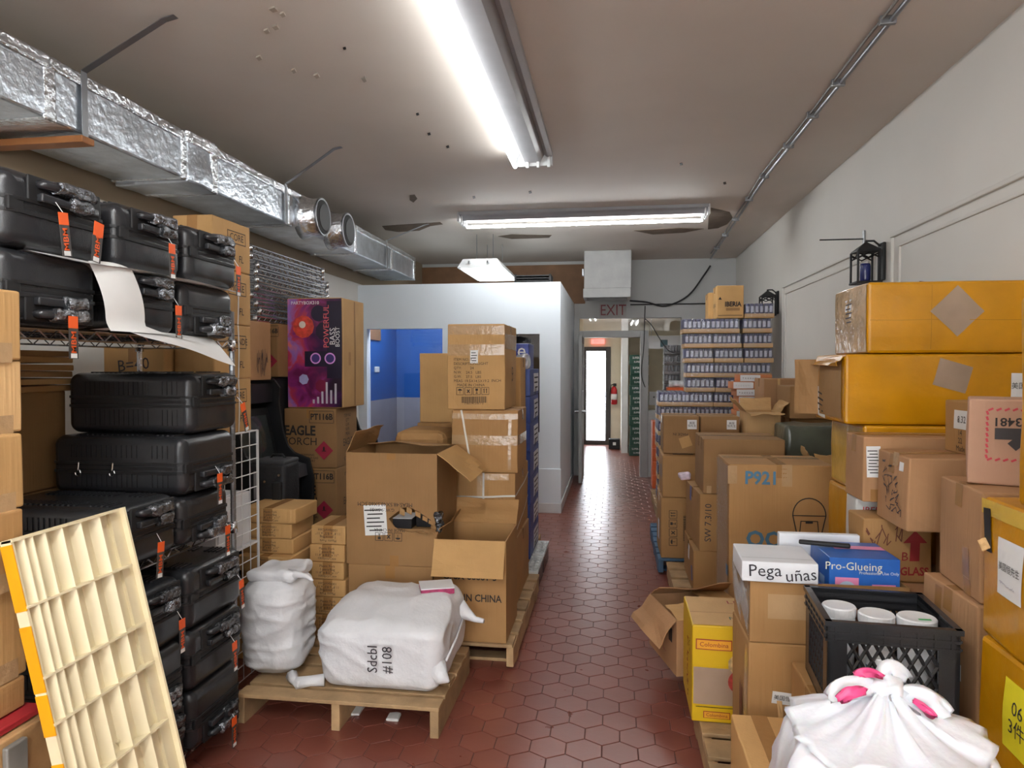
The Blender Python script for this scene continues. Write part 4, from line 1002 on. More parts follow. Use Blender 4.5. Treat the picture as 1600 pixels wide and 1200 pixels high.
MB().tube([(.26, -.22, .12), (.31, -.26, .08), (.34, -.27, .075)], [.06, .03, .006], 8).build('tied_ear', SACK, r, True)
MB().tube([(-.27, -.24, .03), (-.33, -.26, .03), (-.39, -.27, .02), (-.42, -.25, .012)], [.03, .025, .03, .01], 8).build('tied_ear', SACK, r, True)
MB().tube([(.31, -.2, .14), (.315, 0, .17), (.305, .2, .2)], .006, 6).build('side_seam', SACK, r, True)
for (t, x) in (('Sdcbl', -.01), ('#108', .06)):
    v, f = text_mesh(t, .075); MB().add([(x-p.y*.9, -d/2-.022, .17+p.x*.8) for p in v], f).build('marker_text', INKP, r, fix=False)
r = empty('pink_box', (-.90, 3.47, .493), .35); tag(r, 'flat white and pink box lying on the bale', 'box')
MB().rbox(-.085, .085, -.07, .07, 0, .028, .003).build('pink_base', mat('pink_print', (178, 58, 104), rough=.5, var=.3, vscale=40), r)
MB().rbox(-.086, .086, -.071, .071, .028, .034, .002).build('white_lid', WHITEC, r)
tag(MB().rbox(-1.30, -1.18, 3.1, 3.2, .001, .012, .003, 3, 1, wob(.006, 12, 2)).build('paper_scrap', PAPER, None), 'crumpled white paper scrap under the front pallet, wider', 'litter')
tag(MB().rbox(-1.04, -.985, 3.08, 3.13, .001, .014, .003, 3, 1, wob(.008, 20, 5)).build('paper_scrap', PAPER, None), 'small white paper scrap under the front pallet, middle', 'litter')
# ---- printed speaker box and torch cartons
c = carton(-2.44, -2.03, 4.9, 5.32, 0, .447, 'bottom brown torch carton under the printed ones', group='brown torch cartons', tint=2)
PT = []
for i, (z, l) in enumerate(((.45, 'brown torch carton with red diamond, behind the flat cartons'), (.895, 'brown torch carton with eagle lettering under the speaker box'))):
    c = carton(-2.44, -2.03, 4.9, 5.32, z, z+.443, l, group='brown torch cartons', tint=2, tape='y')
    PT.append(c)
PT.append(carton(-2.66, -2.425, 4.78, 5.05, 1.574, 1.965, 'brown torch carton high up left of the speaker box', group='brown torch cartons', tint=2, tape='y'))
REDD = mat('hazard_red', (158, 32, 58), rough=.6, var=.05)
for i, c in enumerate(PT):
    k = 1 if i < 2 else .75
    mb = MB(); quad(c, mb, 'front', .26, -.2, .1*k, .1*k, PI/4, .002, 2); o = mb.build('hazard_diamond', REDD, c.root, fix=False)
    mb = MB(); quad(c, mb, 'front', .26, -.17, .012*k, .028*k, 0, .0032, 1); quad(c, mb, 'front', .26, -.21, .034*k, .005, 0, .0032, 1); mb.build('flame_mark', INK, o, fix=False)
    lettering(c, 'front', 'PT116B', .22, .36, .062*k, sx=.9, bold=1)
    mb = MB()
    for (cu, cv, w_, h_) in ((.22, .36+.1, .19*k, .003), (.22, .36-.1, .19*k, .003), (.22-.095*k/c.w, .36, .003, .088*k), (.22+.095*k/c.w, .36, .003, .088*k)): quad(c, mb, 'front', cu, cv, w_, h_, 0, .0022, 1)
    mb.build('printed_frame', INK, c.root, fix=False)
    if i < 2:
        lettering(c, 'front', 'EAGLE', -.2, .12, .1, sx=.85, bold=1); lettering(c, 'front', 'TORCH', -.2, -.06, .08, sx=1.0)
        lettering(c, 'front', 'WARNING\nFLAMMABLE GAS\nKEEP AWAY', -.05, -.33, .022); lettering(c, 'right', 'EAGLE', 0, -.1, .08, sx=.8)
        lettering(c, 'right', 'ITEM NO\nQTY\nG.W.\nN.W.\nMEAS', 0, .2, .035); scribble(c, 'right', .05, -.38, .2, .06, 6, i+5)
c = carton(-2.425, -1.992, 4.93, 5.38, 1.342, 2.163, 'tall speaker box printed with purple concert artwork', tint=1, tape=None, amp=.002, bulge=.002)
def art():
    m = bpy.data.materials.new('concert_print'); m.use_nodes = True; nt = m.node_tree; N = nt.nodes; L = nt.links; b = N['Principled BSDF']; b.inputs['Roughness'].default_value = .35
    tc = N.new('ShaderNodeTexCoord'); nz = N.new('ShaderNodeTexNoise'); nz.inputs['Scale'].default_value = 4.5; nz.inputs['Detail'].default_value = 7; nz.inputs['Distortion'].default_value = 1.2
    L.new(tc.outputs['Object'], nz.inputs['Vector']); sp = N.new('ShaderNodeSeparateXYZ'); L.new(tc.outputs['Object'], sp.inputs[0])
    mr = N.new('ShaderNodeMapRange'); mr.inputs[1].default_value = -.22; mr.inputs[2].default_value = .22; mr.inputs[3].default_value = .34; mr.inputs[4].default_value = -.22; L.new(sp.outputs[0], mr.inputs[0])
    ad = N.new('ShaderNodeMath'); ad.operation = 'ADD'; L.new(nz.outputs[0], ad.inputs[0]); L.new(mr.outputs[0], ad.inputs[1])
    cr = N.new('ShaderNodeValToRGB'); L.new(ad.outputs[0], cr.inputs[0]); e = cr.color_ramp.elements
    e[0].position = .3; e[0].color = srgb(34, 14, 34); e[1].position = .98; e[1].color = srgb(224, 120, 110)
    for p, q in ((.45, (62, 22, 70)), (.58, (110, 30, 78)), (.68, (140, 46, 120)), (.78, (190, 60, 80)), (.86, (150, 110, 190))): x = e.new(p); x.color = srgb(*q)
    L.new(cr.outputs[0], b.inputs['Base Color']); return m
mb = MB(); quad(c, mb, 'front', -.0, 0, c.w*.985, c.h*.985, 0, .0014, 6); pr = mb.build('printed_panel', art(), c.root, fix=False)
def disc(c, face, cu, cv, r0, r1, m, name, parent, off=.0026, n=24, a0=0, a1=2*PI):
    O, U, V, N, fw, fh = frame_of(c, face); v = []; f = []
    for i in range(n+1):
        a = a0+(a1-a0)*i/n
        for rr in (r0, r1): v.append(c.fn(O+U*(cu*fw+rr*math.cos(a))+V*(cv*fh+rr*math.sin(a)))+N*off)
    for i in range(n): f.append((2*i, 2*i+1, 2*i+3, 2*i+2))
    return MB().add(v, f).build(name, m, parent, fix=False)
GLOW = mat('pink_white_print', (226, 160, 230), rough=.4, var=.05); NAVY = mat('navy_print', (30, 22, 48), rough=.4)
mb = MB(); quad(c, mb, 'front', .12, -.055, .26, .115, 0, .002, 2); mb.build('printed_speaker', NAVY, pr, fix=False)
for cu in (.02, .28): disc(c, 'front', cu, -.05, .032, .042, GLOW, 'printed_ring', pr, .003); disc(c, 'front', cu, -.05, 0, .032, mat('blue_violet_print', (66, 50, 120), rough=.4), 'printed_cone', pr, .003)
disc(c, 'front', -.2, .24, 0, .085, mat('orange_red_print', (196, 66, 50), rough=.4, var=.35, vscale=30), 'printed_splash', pr, .002, n=11); disc(c, 'front', -.22, .26, 0, .026, mat('cream_print', (238, 226, 214), rough=.4), 'printed_sun', pr)
disc(c, 'front', .08, .36, .0, .06, NAVY, 'printed_silhouette', pr); disc(c, 'front', .18, .2, .0, .07, NAVY, 'printed_silhouette', pr, n=9); disc(c, 'front', .12, -.3, 0, .05, mat('magenta_print', (120, 26, 60), rough=.4), 'printed_silhouette', pr, n=7); disc(c, 'front', -.2, -.24, 0, .04, mat('pale_violet_print', (170, 170, 214), rough=.4), 'printed_flare', pr, n=7)
mb = MB(); quad(c, mb, 'front', .36, .12, c.w*.27, c.h*.7, 0, .0022, 2); mb.build('dark_margin', NAVY, pr, fix=False)
lettering(c, 'front', 'PARTYBOX310', -.17, .455, .034, INKW, 0, pr, off=.0036, bold=.4)
lettering(c, 'front', 'POWERFUL', .22, .24, .062, mat('red_white_print', (214, 96, 100), rough=.4), PI/2, pr, off=.0036); lettering(c, 'front', 'BASS', .33, .15, .06, INKW, PI/2, pr, off=.0036); lettering(c, 'front', 'BOOST', .42, .145, .046, INKW, PI/2, pr, off=.0036)
mb = MB()
for k, (x, hh) in enumerate(((-.02, .03), (.06, .05), (.14, .09), (.22, .16), (.30, .10), (.38, .15))): quad(c, mb, 'front', x, -.46+hh/2/c.h, .016, hh, 0, .0034, 1)
mb.build('printed_bars', mat('grey_print', (190, 188, 196), rough=.4), pr, fix=False)
tapes(c, [('right', .05, 0, .025, c.h*.98)], CB[2], 'side_seam'); mb = MB(); quad(c, mb, 'right', -.2, -.05, .045, .1, 0, .002, 2); mb.build('hand_hole', CB[0], c.root, fix=False)
tapes(c, [('right', -.47, 0, .01, c.h*.98)], CB[4], 'edge_fold')
carton(-2.85, -2.455, 4.75, 5.2, 0, 1.57, 'tall black carton standing behind the arcade cabinet', m=mat('black_carton', (28, 28, 30), rough=.6), tape=None)
# ---- arcade cabinets
def arcade(y0, y1, label):
    r = empty('arcade_cabinet', (-2.5, (y0+y1)/2, 0)); tag(r, label, 'arcade machine', 'black arcade cabinets'); hw = (y1-y0)/2
    prof = [(-.44, 0), (.36, 0), (.38, .86), (.35, .99), (.24, 1.03), (.19, 1.08), (.15, 1.2), (.12, 1.4), (.13, 1.5), (.1, 1.545), (-.44, 1.545)]
    AR = mat('black_laminate', (26, 27, 30), rough=.38, var=.08)
    for s in (-1, 1): MB().prism(prof, s*hw-.012, s*hw+.012, 'y').build('side_panel', AR, r)
    for s in (-1, 1):
        MB().tube([(p[0]+.003, s*hw, p[1]) for p in prof[1:]], .013, 6).build('edge_strip', RUBBER, r)
    b = hw-.014
    MB().box(-.43, .3, -b, b, .05, .9).build('lower_body', AR, r); MB().box(-.43, -.12, -b, b, .9, 1.5).build('back_body', AR, r)
    o = MB().prism([(-.12, .95), (.14, .95), (.05, 1.36), (-.12, 1.42)], -b, b, 'y').build('screen_bezel', BLACKM, r)
    nrm = Vector((.41, 0, .09)).normalized(); mid = Vector((.1, 0, 1.155)); upv = Vector((-.09, 0, .41)).normalized()
    V = []; F_ = []; n = 8
    for j in range(n+1):
        for i in range(n+1):
            u, v = i/n*2-1, j/n*2-1; V.append(mid+Vector((0, 1, 0))*u*b*.78+upv*v*.16+nrm*(.004+.035*(1-u*u)*(1-v*v)))
    for j in range(n):
        for i in range(n): q = j*(n+1)+i; F_.append((q, q+1, q+n+2, q+n+1))
    MB().add(V, F_).build('crt_screen', mat('crt_glass', (52, 58, 58), rough=.12, var=.04), o, True)
    MB().prism([(.13, .93), (.35, .88), (.34, .96), (.16, 1.0)], -b, b, 'y').build('control_panel', mat('dark_grey_panel', (62, 62, 66), rough=.45, var=.15, vscale=20), r)
    MB().box(-.12, .09, -b, b, 1.40, 1.53).build('marquee', AR, r)
    return r
arcade(4.1, 4.68, 'black arcade cabinet with dark screen behind the grid stand'); arcade(5.45, 6.1, 'black arcade cabinet half hidden behind the torch cartons')
r = empty('black_case', (-2.06, 4.07, .6)); tag(r, 'black soft suitcase with hanging tags behind the flat cartons', 'suitcase')
MB().rbox(-.115, .115, -.16, .05, .0, .47, .03, 4, 3, wob(.006, 6, 1)).build('case_body', mat('black_fabric', (26, 27, 31), rough=.7, var=.2, bump=.3, bscale=90), r, True)
MB().rbox(-.11, .11, -.15, .045, .455, .485, .012, 4, 2).build('top_panel', mat('grey_fabric', (60, 62, 66), rough=.7, var=.15), r, True)
MB().tube([(-.05, -.02, .48), (-.03, -.02, .505), (.03, -.02, .505), (.05, -.02, .48)], .008, 6).build('top_handle', BLACKM, r, True)
MB().box(-.08, -.05, -.172, -.168, .25, .42).build('grey_tag', mat('tag_grey', (120, 120, 124), rough=.5), r); MB().box(-.1, -.085, -.172, -.168, .14, .19).build('brown_tag', CB[0], r)
MB().rbox(.04, .1, -.185, -.16, .18, .36, .008).build('front_pocket', BLACKM, r)
for (x, z) in ((-.01, .36), (.08, .4)): MB().lathe([(.01, 0), (.008, .008)], 8, Matrix.Translation((x, -.165, z)) @ Matrix.Rotation(PI/2, 4, 'X')).build('rivet', CHROME, r)
carton(-2.11, -1.9, 3.96, 4.2, 0, .598, 'carton under the black soft suitcase', tint=2)
# ---- stack of loose wire shelves
c = carton(-2.70, -2.36, 4.12, 4.55, 1.56, 1.955, 'worn carton under the loose wire shelves', tint=3, tape='y'); scribble(c, 'right', .2, -.2, .15, .2, 8, 12); label_on(c, 'right', -.2, .1, .03, .05)
def mk(z, dx, dy, i):
    r = empty('loose_wire_shelf', (-2.69+dx, 5.12+dy, z)); tag(r, 'loose chrome wire shelf, %s of the stack under the duct' % ['lowest', 'second from the bottom', 'third from the bottom', 'fourth from the bottom', 'fifth from the bottom', 'fifth from the top', 'fourth from the top', 'third from the top', 'second from the top', 'topmost'][i], 'wire shelf', 'loose wire shelves stacked flat')
    return r
rnd = random.Random(8); proto = mk(1.99, 0, 0, 0); wire_shelf_parts(.46, 1.2, proto, .012, 30)
for i in range(1, 10):
    q = mk(1.992+i*.054, rnd.uniform(-.02, .03), rnd.uniform(-.06, .08), i)
    for ch in proto.children:
        k = ch.copy(); k.parent = q; COL.objects.link(k)
# ================================================================ RIGHT SIDE
pallet(.37, 1.71, 2.58, 3.76, 'long wooden pallet under the yellow and printed cartons at right', h=.13)
pallet(.42, 1.70, 3.98, 5.5, 'wooden pallet behind, under the tall printed carton', h=.13)
pallet(.36, 1.30, 5.58, 6.85, 'blue painted pallet under the cartons by the aisle', h=.13, m=mat('blue_pallet_paint', (66, 96, 124), rough=.7, var=.2))
pallet(.47, 1.72, 7.56, 8.75, 'wooden pallet under the trays of cans', h=.13)
mat('bare_card_patch', (150, 128, 108), rough=.7)
# ---- yellow taped cartons
YB_, YH = 3.28, .3155
z = .132; labs = ['lowest yellow taped carton of the right wall stack', 'second lowest yellow taped carton of the wall stack', 'third yellow taped carton from the bottom of the wall stack', 'yellow taped carton below the torn-open one', 'yellow taped carton torn open at its left end', 'topmost yellow taped carton of the wall stack']
for i in range(6):
    x0 = at([1340, 1340, 1345, 1348, 1345, 1352][i], 600, YB_).x
    nm = dict(group='yellow taped cartons', m=YTAPE, tape=None, bulge=.008, amp=.006, r=.012)
    c = carton(x0-(.07 if i == 4 else 0), RX-.014, YB_-.02, YB_+.44, z, z+YH-.003, labs[i], **nm)
    if i == 5:
        mb = MB(); quad(c, mb, 'left', 0, 0, c.d*.93, c.h*.95, 0, .002, 8); mb.build('clear_tape_end', mat('layered_clear_tape', (186, 152, 104), rough=.14, var=.25, vscale=12, bump=.8, bscale=22), c.root, fix=False)
        label_on(c, 'left', .02, .1, .11, .13, 0, lines=5); label_on(c, 'front', .06, .08, .155, .155, PI/4, mat('bare_card_patch', (150, 128, 108), rough=.7), 'bare_patch')
        tapes(c, [('front', 0, -.04, c.w*.98, .003), ('front', -.1, 0, .003, c.h*.9)], mat('dark_yellow_tape', (160, 112, 4), rough=.3), 'tape_edge')
    if i == 4:
        label_on(c, 'front', .09, .2, .14, .12, -.3, MATS['bare_card_patch'], 'bare_patch'); label_on(c, 'front', .47, .06, .09, .11, 0, body='美国恒', size=.03)
        mb = MB(); quad(c, mb, 'left', .05, .0, c.d*.72, c.h*.86, 0, .003, 4); mb.build('torn_end', M_IN, c.root, fix=False)
        mb = MB(); bent(mb, (-c.w/2-.004, .17, .02), (0, 0, c.h-.04), (-.10, .05, 0), .03, 3); mb.build('torn_flap', CB[2], c.root)
        mb = MB(); bent(mb, (-c.w/2-.004, -.21, c.h-.01), (0, .38, 0), (-.03, 0, -.04), .03, 6); mb.build('torn_flap', YTAPE, c.root)
        label_on(c, 'left', -.25, -.24, .13, .14, -.1, lines=4, name='printed_box_inside')
    if i == 3: tapes(c, [('left', 0, 0, c.d*.9, c.h*.9)], mat('yellow_clear_tape', (188, 150, 60), rough=.2, var=.2, bump=.5, bscale=20), 'tape_end')
    z += YH
tag(MB().rbox(1.38, 1.55, 3.4, 3.5, 2.026, 2.036, .004, 4, 1, wob(.012, 20, 1)).build('plastic_scrap', BLACKM, None), 'dark scrap of plastic lying on the topmost yellow carton', 'scrap')
# ---- near yellow cartons at the right edge
def yel(x0, x1, y0, y1, z0, z1, lab, **k): return carton(x0, x1, y0, y1, z0, z1, lab, group='yellow taped cartons', m=YTAPE, tape=None, bulge=.008, amp=.007, r=.014, **k)
yel(1.02, 1.6, 1.5, 2.08, 0, .398, 'yellow taped carton on the floor at the right edge')
c = yel(1.02, 1.58, 1.5, 2.1, .4, .902, 'near yellow carton with a yellow 06 note at the right edge', seed=5.0)
label_on(c, 'left', -.16, .2, .13, .18, 0, mat('yellow_note', (236, 220, 40), rough=.6), 'yellow_note', body='06\n3件', ink=INKP, size=.05)
c = yel(1.01, 1.58, 1.52, 2.10, .906, 1.287, 'near yellow carton with a punched hole and white address label', rz=-.06)
label_on(c, 'left', -.18, .08, .14, .15, 0, lines=0, body='美国恒先生', size=.024); scribble(c, 'left', -.18, -.03, .1, .008, 5, 71, 0, MATS['grey_print'], .002, 'small_print'); mb = MB(); quad(c, mb, 'left', -.42, .28, .045, .12, .1, .002, 3); mb.build('punched_hole', BLACKM, c.root, fix=False)
mb = MB(); bent(mb, (-c.w/2-.003, .225, .25), (0, .03, .02), (-.02, 0, -.01), .01, 2); mb.build('torn_tongue', CB[4], c.root)
tapes(c, [('left', 0, .44, c.d*.98, .04)], mat('pale_yellow_tape', (206, 170, 70), rough=.2, var=.1, bump=.3, bscale=20), 'top_edge_tape')
c = yel(1.04, 1.6, 1.42, 1.97, 1.291, 1.83, 'yellow taped carton at eye level on the right edge')
# ---- cartons in the right corner pile
carton(1.06, 1.70, 2.70, 3.25, .132, .787, 'brown carton at the base of the right corner pile', tint=3)
carton(1.06, 1.55, 2.19, 2.53, .0, .497, 'brown carton on the floor behind the milk crate', tint=3)
c = carton(1.055, 1.5, 2.19, 2.54, .50, .95, 'brown carton with a small white sticker beside the milk crate', tint=3, tape='x', rz=.02); label_on(c, 'left', .22, -.02, .03, .05); tapes(c, [('left', -.18, .36, .045, .1)])
c = carton(1.08, 1.52, 2.18, 2.5, .953, 1.283, 'brown carton standing beside the near yellow ones', tint=3, tape='x', rz=-.08); tapes(c, [('left', .2, -.2, .05, .09), ('left', .22, -.42, .05, .05)])
c = carton(1.136, 1.536, 2.257, 2.517, 1.286, 1.55, 'pinkish carton with battery warning print at the right', tint=4, tape=None, m=cardboard('cardboard_rose', (190, 150, 124)), rz=-.42)
lettering(c, 'front', 'UN3481', -.19, .24, .036, INK, PI, bold=.6)
mb = MB()
for k in range(12): 
    quad(c, mb, 'front', -.36+k*.05, .38, .014, .006, .5, .002, 1); quad(c, mb, 'front', -.36+k*.05, -.20, .014, .006, .5, .002, 1)
for k in range(9): quad(c, mb, 'front', -.38, .34-k*.064, .006, .012, .3, .002, 1)
mb.build('hazard_border', mat('warning_red', (190, 60, 70), rough=.6), c.root, fix=False)
mb = MB(); quad(c, mb, 'front', -.22, .1, .09, .035, 0, .002, 1); quad(c, mb, 'front', -.06, .1, .09, .06, 0, .002, 1); quad(c, mb, 'front', -.2, -.01, .03, .03, PI/4, .002, 1); quad(c, mb, 'front', -.02, -.03, .05, .06, 0, .002, 1); mb.build('battery_symbol', mat('dark_grey_ink', (58, 54, 54), rough=.6), c.root, fix=False)

c = carton(1.29, 1.62, 2.72, 3.0, .79, 1.044, 'brown carton with folded flaps under the handwritten one', tint=3, tape='x')
c = carton(.995, 1.255, 2.945, 3.12, .79, 1.042, 'brown carton with a red arrow and the word glass', tint=0, tape=None, bulge=.006, amp=.01)
mb = MB(); quad(c, mb, 'front', .26, -.02, .035, .075, 0, .002, 1); O, U, V_, N_, fw, fh = frame_of(c, 'front')
mb.add([c.fn(O+U*(.26*fw+x)+V_*(y+.03))+N_*.002 for (x, y) in ((-.045, 0), (.045, 0), (0, .05))], [(0, 1, 2)]); mb.build('red_arrow', INKR, c.root, fix=False)
lettering(c, 'front', 'GLASS', .26, -.34, .045, INKR, sx=.8, bold=1); scribble(c, 'front', -.2, .25, .14, .09, 7, 21, 0, mat('brown_marker', (110, 60, 40), rough=.6)); lettering(c, 'front', 'B', .12, -.1, .05, INKR)
c = carton(1.03, 1.20, 3.14, 3.26, .79, 1.09, 'white box with red IBERIA-style lettering tucked under the labelled carton', m=mat('white_grocery_print', (206, 206, 204), rough=.4, var=.06), tape=None, cat='box', amp=.004)
c.root['label'] = 'white grocery box with red lettering tucked under the labelled carton'
lettering(c, 'front', 'IBERIA', -.02, .32, .04, mat('bright_red_print', (196, 36, 48), rough=.5)); scribble(c, 'front', .0, .2, .1, .016, 8, 75, 0, INK, .003, 'small_print')
c = carton(1.02, 1.52, 3.03, 3.25, 1.093, 1.362, 'brown carton with a white address label below the yellow stack', tint=3, tape='x')
label_on(c, 'front', -.42, .12, .055, .13, .04, lines=8); tapes(c, [('front', -.4, -.4, .04, .05)])
c = carton(1.065, 1.52, 2.70, 3.0, 1.047, 1.318, 'tilted brown carton covered in black handwriting', tint=3, tape='x', bulge=.008, amp=.01)
scribble(c, 'left', -.12, .05, .2, .05, 7, 31, -1.2); scribble(c, 'left', .08, .0, .2, .05, 8, 32, -1.2); scribble(c, 'left', .25, -.05, .18, .045, 6, 33, -1.2); label_on(c, 'left', .3, .36, .035, .035); tapes(c, [('left', .12, .44, .05, .05)], TAPEC)
c = carton(1.30, 1.52, 2.72, 2.96, 1.32, 1.52, 'small brown carton with an 8.32 sticker', tint=0, tape=None); label_on(c, 'left', .1, .15, .12, .07, body='8.32', size=.036, lines=0); lettering(c, 'left', '14\n22\nMade', .05, -.25, .03)
# ---- open tape-wrapped carton with small boxes on top
c = carton(.49, 1.0, 2.60, 2.93, .132, .648, 'tall brown carton with a torn white label by the milk crate', tint=0, tape=None, bulge=.006)
label_on(c, 'front', -.27, .12, .07, .045, -.08, body='美国恒', size=.02); mb = MB(); bent(mb, (-.155, -.169, .31), (.018, 0, 0), (.004, -.012, -.06), .01, 3); mb.build('peeling_tongue', CB[4], c.root)
tapes(c, [('front', -.12, .1, .012, .12), ('left', .4, 0, .05, c.h*.9)], TAPEC); scribble(c, 'left', .22, -.1, .05, .3, 12, 41, 0, mat('brown_marker', (110, 60, 40), rough=.6))
c = open_carton(.495, 1.035, 2.60, 2.93, .652, .872, 'open film-wrapped carton holding boxed gadgets', {}, tint=0)
tapes(c, [('front', -.2, .1, .2, .09), ('front', .2, .2, .3, .05), ('left', 0, .1, .31, .15)], TAPEC)
mb = MB()
for k in range(10): bent(mb, (-.274, -.155+.03*k, .02+.012*(k % 5)), (0, .05, .02), (-.004, .01, .14), .014, k, 3, .0008)
mb.build('clear_film', clear('stretch_film', (.96, .97, .98), .14, .2, .12), c.root)
BLUP = mat('blue_gadget_print', (44, 98, 178), rough=.3, var=.08, vscale=20); PNK = mat('pink_gadget_print', (226, 140, 182), rough=.35, var=.05)
c = carton(.555, .75, 2.62, 2.87, .66, .868, 'blue gadget box beneath the white written box', m=BLUP, tape=None, cat='box', amp=.001, r=.003)
c = carton(.775, 1.015, 2.63, 2.87, .66, .962, 'blue and pink gadget box standing in the open carton', m=BLUP, tape=None, cat='box', amp=.001, r=.003)
lettering(c, 'front', 'Pro-Glueing', -.16, .40, .04, mat('pale_gold_print', (220, 214, 190), rough=.4)); lettering(c, 'front', 'Professional Use Only', .2, .33, .015, INKW)
for (cu, cv) in ((-.25, .12), (.27, .05)):
    mb = MB(); quad(c, mb, 'front', cu, cv, .08, .09, 0, .002, 2); o = mb.build('pink_picture', PNK, c.root, fix=False)
    disc(c, 'front', cu, cv, 0, .032, mat('pale_blue_print', (190, 214, 236), rough=.4), 'printed_device', o); disc(c, 'front', cu, cv, .012, .017, INK, 'printed_ring', o, .003, a0=0, a1=3.6)
mb = MB(); quad(c, mb, 'top', .1, .1, .18, .05, 0, .002, 2); mb.build('pink_stripe', PNK, c.root, fix=False); mb = MB(); quad(c, mb, 'left', .2, 0, .06, .14, 0, .002, 2); mb.build('printed_device', MATS['pale_blue_print'], c.root, fix=False)
c = carton(.47, .728, 2.585, 2.84, .875, .948, 'white cardboard box with Pega handwriting on its front', m=WHITEC, tape=None, cat='box', amp=.003, r=.003, rz=-.04)
v_, f_ = text_mesh('Pega   uñas', .062)
lettering(c, 'front', 'Pega', -.2, .05, .062, INKP, .05); lettering(c, 'front', 'uñas', .27, -.1, .06, INKP, .12)
mb = MB(); quad(c, mb, 'top', 0, -.3, c.w*.95, .003, 0, .001, 3); quad(c, mb, 'right', -.2, 0, .003, .07, 0, .001, 2); mb.build('lid_fold_shadow', mat('shadow_line_board', (150, 150, 152), rough=.6), c.root, fix=False)  # shadow along the lid fold, painted as thin grey strips
c = carton(.66, .965, 2.888, 2.922, .66, .985, 'plain white box standing behind the blue and pink gadget box', m=WHITEC, tape=None, cat='box', amp=.002, r=.003)
o = tag(MB().rbox(-.09, .09, -.012, .012, 0, .016, .006, 2, 2).build('black_marker_pen', BLACKM, None, True), 'black pen-like tool lying on the gadget box edge', 'tool'); o.location = (.80, 2.78, .966); o.rotation_euler = (0, 0, -.25)
# ---- milk crate with white tubs
carton(.63, 1.03, 2.13, 2.56, 0, .604, 'carton under the black milk crate', tint=0)
cx_, cy_, cz_ = .826, 2.32, .607
r = empty('milk_crate', (cx_, cy_, cz_), -.08); tag(r, 'black plastic milk crate with white tubs inside', 'crate')
w, d, h = .355, .335, .285; t = .012
for (nm, U_, N_, L_, D_) in (('front_wall', Vector((1, 0, 0)), Vector((0, -1, 0)), w, d), ('back_wall', Vector((1, 0, 0)), Vector((0, 1, 0)), w, d), ('left_wall', Vector((0, 1, 0)), Vector((-1, 0, 0)), d, w), ('right_wall', Vector((0, 1, 0)), Vector((1, 0, 0)), d, w)):
    o_ = N_*(D_/2); mb = MB()
    def pb(u0, u1, z0, z1, n0, n1):
        ps = [o_+U_*u+N_*n+Vector((0, 0, z)) for z in (z0, z1) for n in (n0, n1) for u in (u0, u1)]
        mb.add(ps, [(0, 2, 3, 1), (4, 5, 7, 6), (0, 1, 5, 4), (2, 6, 7, 3), (0, 4, 6, 2), (1, 3, 7, 5)])
    pb(-L_/2, L_/2, .225, .285, -t, 0); pb(-L_/2, L_/2, 0, .045, -t, 0); pb(-L_/2, -L_/2+.055, .045, .225, -t, 0); pb(L_/2-.055, L_/2, .045, .225, -t, 0)
    pb(-L_/2-.006, L_/2+.006, .272, .287, -t, .008); pb(-L_/2, L_/2, .247, .255, -t, .006); pb(-L_/2, L_/2, .225, .231, -t, .006)
    for k in range(8): u = -L_/2+L_*(k+.5)/8; pb(u-.003, u+.003, .225, .272, 0, .006)
    mb.build(nm, BLACKP, r)
    mb = MB(); n = 7; span = L_-.11
    for k in range(-2, n+1):
        for sg in (-1, 1):
            a = -span/2+span*k/n; b = a+.18*.55
            p, q = (a, .045), (b, .225)
            def clip(p, q):
                (x0, z0), (x1, z1) = p, q; lo, hi = -span/2, span/2
                if x1 < lo or x0 > hi: return None
                if x0 < lo: z0 += (lo-x0)*(z1-z0)/(x1-x0); x0 = lo
                if x1 > hi: z1 -= (x1-hi)*(z1-z0)/(x1-x0); x1 = hi
                return (x0, z0), (x1, z1)
            cl = clip(p, q)
            if cl:
                (x0, z0), (x1, z1) = cl
                if nm == 'front_wall' and False: continue
                pp = o_+U_*(sg*x0)+N_*(-t/2)+Vector((0, 0, z0)); qq = o_+U_*(sg*x1)+N_*(-t/2)+Vector((0, 0, z1)); mb.tube([pp, qq], .0055, 4)
    mb.build('lattice', BLACKP, r)
MB().box(-w/2, w/2, -d/2, d/2, .0, .008).build('floor_grid', BLACKP, r)
TUB = mat('white_tub_plastic', (228, 230, 232), rough=.35, var=.03)
for i, (x, y, rr, hh, l) in enumerate(((-.105, .02, .05, .268, 'white lidded tub at the left inside the milk crate'), (-.005, -.02, .052, .264, 'white lidded tub in the middle of the milk crate'), (.105, -.035, .055, .266, 'white lidded tub with a green mark in the milk crate'), (-.02, -.12, .04, .17, 'white and blue tub at the milk crate front'))):
    p = Matrix.Rotation(-.08, 3, 'Z') @ Vector((x, y, 0)); q = empty('plastic_tub', (cx_+p.x, cy_+p.y, cz_+.0085)); tag(q, l, 'tub', 'tubs in the milk crate')
    MB().lathe([(rr*.9, 0), (rr*.96, hh-.03)], 20).build('tub_body', TUB if i < 3 else mat('tub_blue_label', (60, 110, 150), rough=.4), q, True)
    MB().lathe([(rr, hh-.03), (rr*1.02, hh-.02), (rr*1.02, hh-.004), (rr*.95, hh), (rr*.5, hh-.002)], 24).build('lid', TUB, q, False)
    if i == 2: MB().box(-.005, .03, -.03, -.022, hh, hh+.0012).build('green_mark', mat('green_mark', (60, 170, 90), rough=.5), q)
